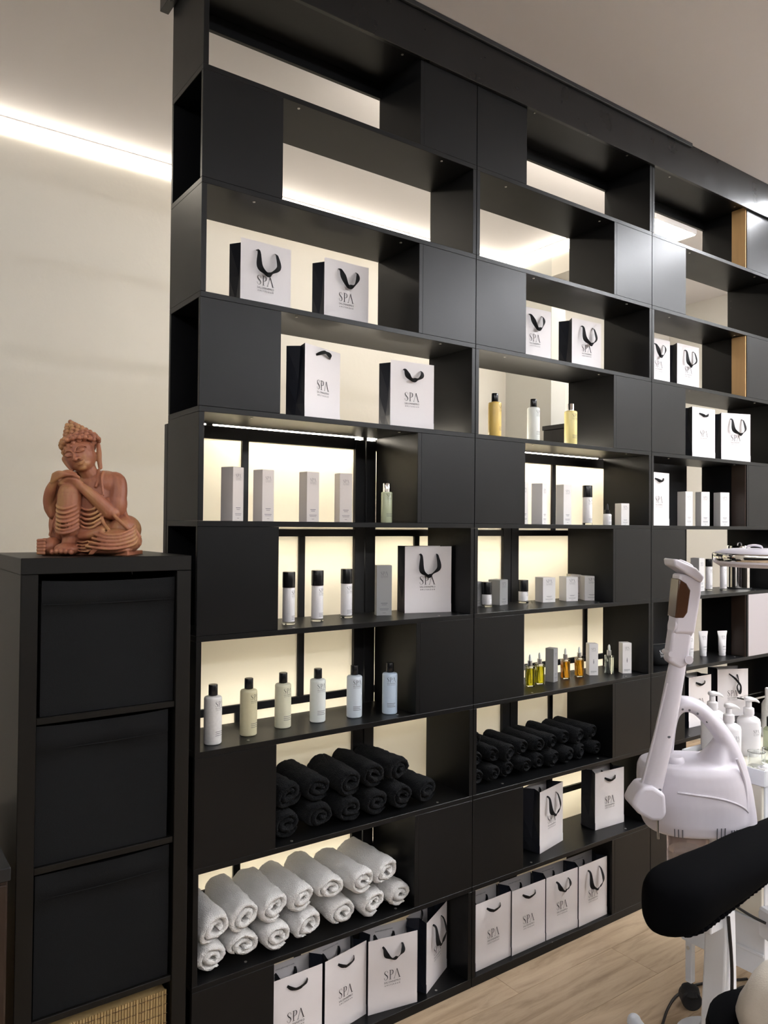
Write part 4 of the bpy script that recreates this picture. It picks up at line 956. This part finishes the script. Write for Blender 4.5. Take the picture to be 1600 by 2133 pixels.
for x in (TX0+.016, TX1-.016):
    for y in (TY1-.022, TY0+.022):
        lg_ = tb('leg', 'trolley_white', x-.011, x+.011, y-.011, y+.011, .070, .1998)
        ca = MB().tube([(x-1.716, y+.567, .031), (x-1.684, y+.603, .031)], .031, 24).build('castor', 'rubber', tr, bevel=.004)
        MB().lathe([(0, .030), (.024, .034), (.030, .046), (.026, .062), (.014, .0695), (0, .0698)], 20, x-1.70, y+.585).build('castor_hood', 'rubber', ca)
MB().tube([(TX0+.016-1.70-.012, TY1-.022+.585, .190), (TX0+.016-1.70-.014, TY1-.022+.585, .190)], .006, 12).build('leg_bolt', 'steel', tr)
def pump(label, x, y, h=.118, r=.034, rz=0.0):
    t = thing('pump_bottle', label, 'pump bottle', (x, y, TZ+.0004), rz, 'white pump bottles on the trolley')
    MB().lathe([(0, 0), (r*.95, 0), (r, .003), (r, h-.014), (r*.93, h-.006), (r*.70, h), (r*.42, h+.003), (r*.42, h+.010), (0, h+.010)], 32).build('body', 'white_plastic', t)
    MB().lathe([(0, h+.008), (r*.46, h+.008), (r*.48, h+.010), (r*.46, h+.028), (r*.26, h+.032), (r*.26, h+.048), (0, h+.048)], 24).build('collar', 'white_plastic', t)
    rg = []
    for xx, a, zc_, b in ((-.014, .006, h+.056, .005), (-.008, .012, h+.056, .008), (.006, .013, h+.056, .008), (.022, .010, h+.053, .006), (.034, .006, h+.048, .004), (.040, .003, h+.044, .003)):
        rg.append([(xx, a*math.cos(q), zc_+b*math.sin(q)) for q in [2*math.pi*i/16 for i in range(16)]])
    MB().loft(rg).build('pump_head', 'white_plastic', t, angle=60)
    printed(t, r, h*.62, .0115, h*.2, rot=R(-20)-rz)
pump('white pump bottle half hidden behind the steamer handle', 1.585, -.478, .128, .036, R(-20)); pump('white pump bottle in front, between the other two', 1.532, -.565, .112, .036, R(-20)); pump('white pump bottle farthest from the steamer', 1.640, -.570, .120, .035, R(-20))
t = thing('sample_bottle', 'small greenish bottle with black cap on the trolley tray', 'bottle', (1.748, -.590, TZ+.0004))
MB().lathe([(0, 0), (.025, 0), (.027, .003), (.027, .066), (.020, .074), (.012, .078), (0, .078)], 26).build('body', 'green_liquid', t); MB().lathe([(0, .078), (.0165, .078), (.0165, .106), (.015, .108), (0, .108)], 22).build('cap', 'black_plastic', t); printed(t, .027, .044, .012, .016, rot=R(-20))
t = thing('spray_bottle', 'pale tall bottle at the right picture edge above the trolley', 'bottle', (1.905, -.495, TZ+.0004))
MB().lathe([(0, 0), (.021, 0), (.022, .003), (.022, .110), (.017, .122), (.010, .130), (0, .130)], 26).build('body', 'frost_white', t); MB().lathe([(0, .130), (.011, .130), (.011, .165), (.009, .168), (0, .168)], 20).build('cap', 'white_plastic', t)
for i, (x, y, r, h, l) in enumerate(((1.530, -.655, .024, .046, 'small clear glass cup on the tray, nearest the steamer'), (1.602, -.662, .024, .044, 'small clear glass cup on the tray, farther from the steamer'))):
    t = thing('glass_cup', l, 'glass cup', (x, y, TZ+.0004), 0, 'clear glass cups on the trolley tray')
    MB().lathe([(0, 0), (r*.9, 0), (r, .002), (r*1.05, h), (r*.97, h), (r*.92, .005), (0, .005)], 26).build('bowl', 'glass', t); MB().lathe([(r*.97, h), (r*1.05, h), (r*1.06, h+.001), (r*.97, h+.0012)], 26).build('lip', 'glass', t)
t = thing('soap_dish', 'low white dish in front of the glass cups', 'dish', (1.530, -.694, TZ+.0004)); MB().lathe([(0, 0), (.020, 0), (.024, .010), (.022, .011), (.018, .004), (0, .004)], 24, sq=4, sx=1.5).build('bowl', 'white_plastic', t); MB().lathe([(0, .0045), (.016, .0045), (.017, .010), (.014, .014), (0, .015)], 20, sq=3, sx=1.5).build('soap', 'white_plastic', t)
t = thing('glass_shelf', 'small glass shelf with bright edge at the right, behind the bottles', 'shelf', (2.62, -.02, .728)); boxo('pane', 'glass', t, .0, .264, -.01, .045, 0, .006, .001); boxo('edge_strip', 'steel', t, .0, .264, -.013, -.0102, -.001, .007, .0005); boxo('bracket', 'steel', t, .244, .2642, .002, .042, -.012, -.0005, .001)

# ================================================================== BOLSTER (treatment couch armrest)
cb = thing('treatment_couch', 'treatment couch armrest in a black fitted cover on a white post', 'couch', (1.07, -.81, FZ))
rings = []; NS = 40; NQ = 48
def bol(s):
    x = .792+1.2*s
    e = min(1.0, (s*1.2/.12)) if s < 1 else 1
    e = math.sqrt(max(0.0, 1-(1-e)**2))
    return x, e
ss = [0.0, .0015, .005, .010, .018, .028, .040, .055, .071, .10, .14, .18, .23, .28, .34, .40, .48, .56, .66, .78, .90, 1.0]
for s in ss:
    x, e = bol(s); e = max(e, .02); ring = []
    ztop = .700-.030*s; zbot = .548+.10*min(1, s*1.9); yn, yf = -.892, -.728
    yc = (yn+yf)/2; hy = (yf-yn)/2*e; zc_ = (ztop+zbot)/2-.012*(1-e); hz = (ztop-zbot)/2*(.38+.62*e)
    for j in range(NQ):
        q = 2*math.pi*j/NQ; c_, s_ = math.cos(q), math.sin(q); ex = .76
        yy = yc+hy*math.copysign(abs(c_)**ex, c_); z_ = zc_+hz*math.copysign(abs(s_)**ex, s_)
        wr = noise.noise(Vector((x*9, q*.8, 3.1)))*.0045
        ring.append((x-1.07, yy+.81+wr*c_, z_-FZ+wr*s_*.6))
    rings.append(ring)
fc = MB().loft(rings).build('fitted_cover', 'black_cover', cb, angle=75)
ruf = []
for i in range(170):                                            # gathered elastic hem along the lower edge
    f_ = i/169; x = .835+.85*f_; s = (x-.792)/1.2; xx, e = bol(s)
    ztop = .700-.030*s; zbot = .548+.10*min(1, s*1.9)
    yc = -.81; hy = .082*e; zc_ = (ztop+zbot)/2-.012*(1-e); hz = (ztop-zbot)/2*(.38+.62*e)
    ruf.append((x-1.07, yc-hy*.80+.81+.0015*math.sin(i*1.9), zc_-hz*.76-FZ+.0022*math.sin(i*1.5)))
MB().tube(ruf, [.0055+.0018*math.sin(i*1.5) for i in range(170)], 7).build('elastic_hem', 'black_cover', fc)
pl = [(-.020, .555-FZ), (.020, .555-FZ), (.030, .30), (.036, .04), (.046, 0.0), (-.060, 0.0), (-.052, .04), (-.046, .22), (-.030, .40)]
MB().prism(pl, -.03, .03).build('post', 'trolley_white', cb, bevel=.006, segs=3)
MB().tube(spline([(-.01, .0, .028), (.06, .15, .028), (.135, .335, .030), (.148, .362, .036)], 5), [.022]*15+[.020], 14).build('foot_bar', 'trolley_white', cb); MB().ball((.148, .362, .036), .021, None, 14, 10).build('foot_cap', 'trolley_white', cb)
boxo('bracket', 'trolley_white', cb, -.075, -.010, -.02, .02, .515-FZ, .552-FZ, .003); boxo('top_plate', 'trolley_white', cb, -.20, .85, -.05, .05, .60-FZ, .625-FZ, .003)
boxo('post', 'trolley_white', cb, .70, .76, -.03, .03, 0, .60-FZ, .005)
def cord(label, pts, r=.0042, mt='cable'):
    o = MB().tube(spline(pts, 8), r, 8).build('extension_cord', mt); tag(o, label, 'cord')
cord('black cord hanging down along the white couch post', [(1.052, -.842, .55), (1.058, -.848, .42), (1.050, -.850, .30), (1.036, -.852, .18), (1.015, -.856, .06), (.99, -.87, FZ+.0045), (.93, -.92, FZ+.0045), (.82, -.98, FZ+.0045)])
cord('black cord looping over the floor past the trolley castor', [(1.245, -.505, FZ+.0045), (1.319, -.476, FZ+.0045), (1.401, -.440, FZ+.0045), (1.489, -.417, FZ+.0045), (1.60, -.424, FZ+.0045), (1.76, -.50, FZ+.0045)])
cord('dark cord coiled on the floor under the trolley', [(1.40, -.70, FZ+.0135), (1.52, -.58, FZ+.0135), (1.66, -.52, FZ+.0135), (1.78, -.58, FZ+.0135), (1.70, -.68, FZ+.0135), (1.55, -.66, FZ+.0135), (1.40, -.56, FZ+.0135)])
ad = thing('power_adapter', 'white power adapter with green light at the right edge', 'adapter', (1.405, -.775, .355), R(-20)); boxo('housing', 'trolley_white', ad, -.03, .03, -.03, .03, 0, .085, .006); MB().ball((-.01, -.031, .078), (.008, .002, .006), None, 10, 6).build('indicator', 'green_dot', ad)
MB().tube(spline([(-.03, 0, .05), (-.07, .03, .07), (-.14, .06, .12), (-.20, .05, .19)], 6), .004, 8).build('lead', 'cable', ad); boxo('hook', 'trolley_white', ad, -.012, .06, .03, .05, .04, .06, .002)

# ================================================================== ROUND LAMP
lm = thing('magnifier_lamp', 'round white lamp head with chrome band entering from the right', 'lamp', (1.62, -1.06, FZ)); LZ = 1.440-FZ; LX, LY = 1.106-1.62, -.893+1.06
n_ = 56
MB().lathe([(0, LZ+.022), (.060, LZ+.022), (.085, LZ+.019), (.104, LZ+.012), (.106, LZ+.010), (0, LZ+.010)], n_, LX, LY).build('top_shell', 'device_white', lm)
MB().lathe([(0, LZ+.0098), (.1085, LZ+.0098), (.1105, LZ+.007), (.1105, LZ-.006), (.1085, LZ-.0088), (0, LZ-.0088)], n_, LX, LY).build('chrome_band', 'chrome', lm)
MB().lathe([(0, LZ-.009), (.108, LZ-.009), (.107, LZ-.014), (.094, LZ-.022), (.070, LZ-.024), (0, LZ-.024)], n_, LX, LY).build('lower_ring', 'device_white', lm)
MB().tube(spline([(LX-.024, LY+.02, LZ+.020), (LX-.022, LY+.02, LZ+.027), (LX-.010, LY+.01, LZ+.030), (LX+.004, LY, LZ+.027), (LX+.006, LY, LZ+.020)], 5), .003, 8).build('handle', 'device_white', lm)
MB().tube([(LX+.10, LY-.03, LZ), (-.02, .0, LZ-.06)], .012, 12).build('arm', 'device_white', lm); MB().tube([(0, 0, LZ-.04), (0, 0, .04)], .014, 14).build('pole', 'device_white', lm)
MB().lathe([(0, 0), (.16, 0), (.16, .02), (.05, .04), (0, .045)], 32).build('base', 'device_white', lm)

# ================================================================== STOOL AND CLOTH AT THE LOWER RIGHT EDGE
so = thing('stool', 'black padded stool at the lower right picture edge', 'stool', (.800, -1.105, FZ)); SZ = .515-FZ
MB().lathe([(0, SZ-.06), (.120, SZ-.06), (.138, SZ-.050), (.145, SZ-.03), (.140, SZ-.008), (.115, SZ), (0, SZ+.002)], 40).build('seat', 'black_cover', so)
MB().tube([(0, 0, SZ-.061), (0, 0, .06)], .022, 16).build('column', 'steel', so)
for i in range(5):
    a = R(72*i+20); MB().tube([(0, 0, .07), (.22*math.cos(a), .22*math.sin(a), .055)], [.018, .014], 10).build('base_leg', 'steel', so)
    MB().lathe([(0, 0), (.018, 0), (.022, .012), (.020, .035), (0, .04)], 16, .22*math.cos(a), .22*math.sin(a)).build('castor', 'rubber', so)
rings = []
for z, a, b in ((0, .100, .085), (.02, .118, .098), (.06, .112, .092), (.10, .095, .078), (.13, .070, .058), (.145, .035, .030), (.148, .004, .004)):
    rings.append([(a*math.cos(q)*(1+.06*math.sin(5*q+z*20)), b*math.sin(q)*(1+.05*math.sin(4*q-z*30)), z) for q in [2*math.pi*i/40 for i in range(40)]])
cl = MB().loft(rings).build('folded_cloth', 'beige_cloth', None, angle=75); cl.location = (.800, -1.118, .5175); cl.scale = (.95, .95, .80); tag(cl, 'bunched beige cloth lying on the black stool', 'cloth')

# ------------------------------------------------------------------ dark cupboard in the corridor, glimpsed between the bottles
dc = thing('dark_cupboard', 'tall black cupboard in the corridor, its top glimpsed between the bottles', 'cupboard', (2.64, 0.96, FZ))
boxo('body', 'screen_frame', dc, -.17, .17, -.12, .12, .04, 2.06, .003); boxo('top_panel', 'black_edge', dc, -.175, .175, -.125, .125, 2.0605, 2.085, .002); boxo('plinth', 'screen_frame', dc, -.15, .15, -.10, .10, 0, .0395, .001)
boxo('door', 'screen_frame', dc, -.168, -.002, -.128, -.1205, .05, 2.05, .002); boxo('door', 'screen_frame', dc, .002, .168, -.128, -.1205, .05, 2.05, .002)
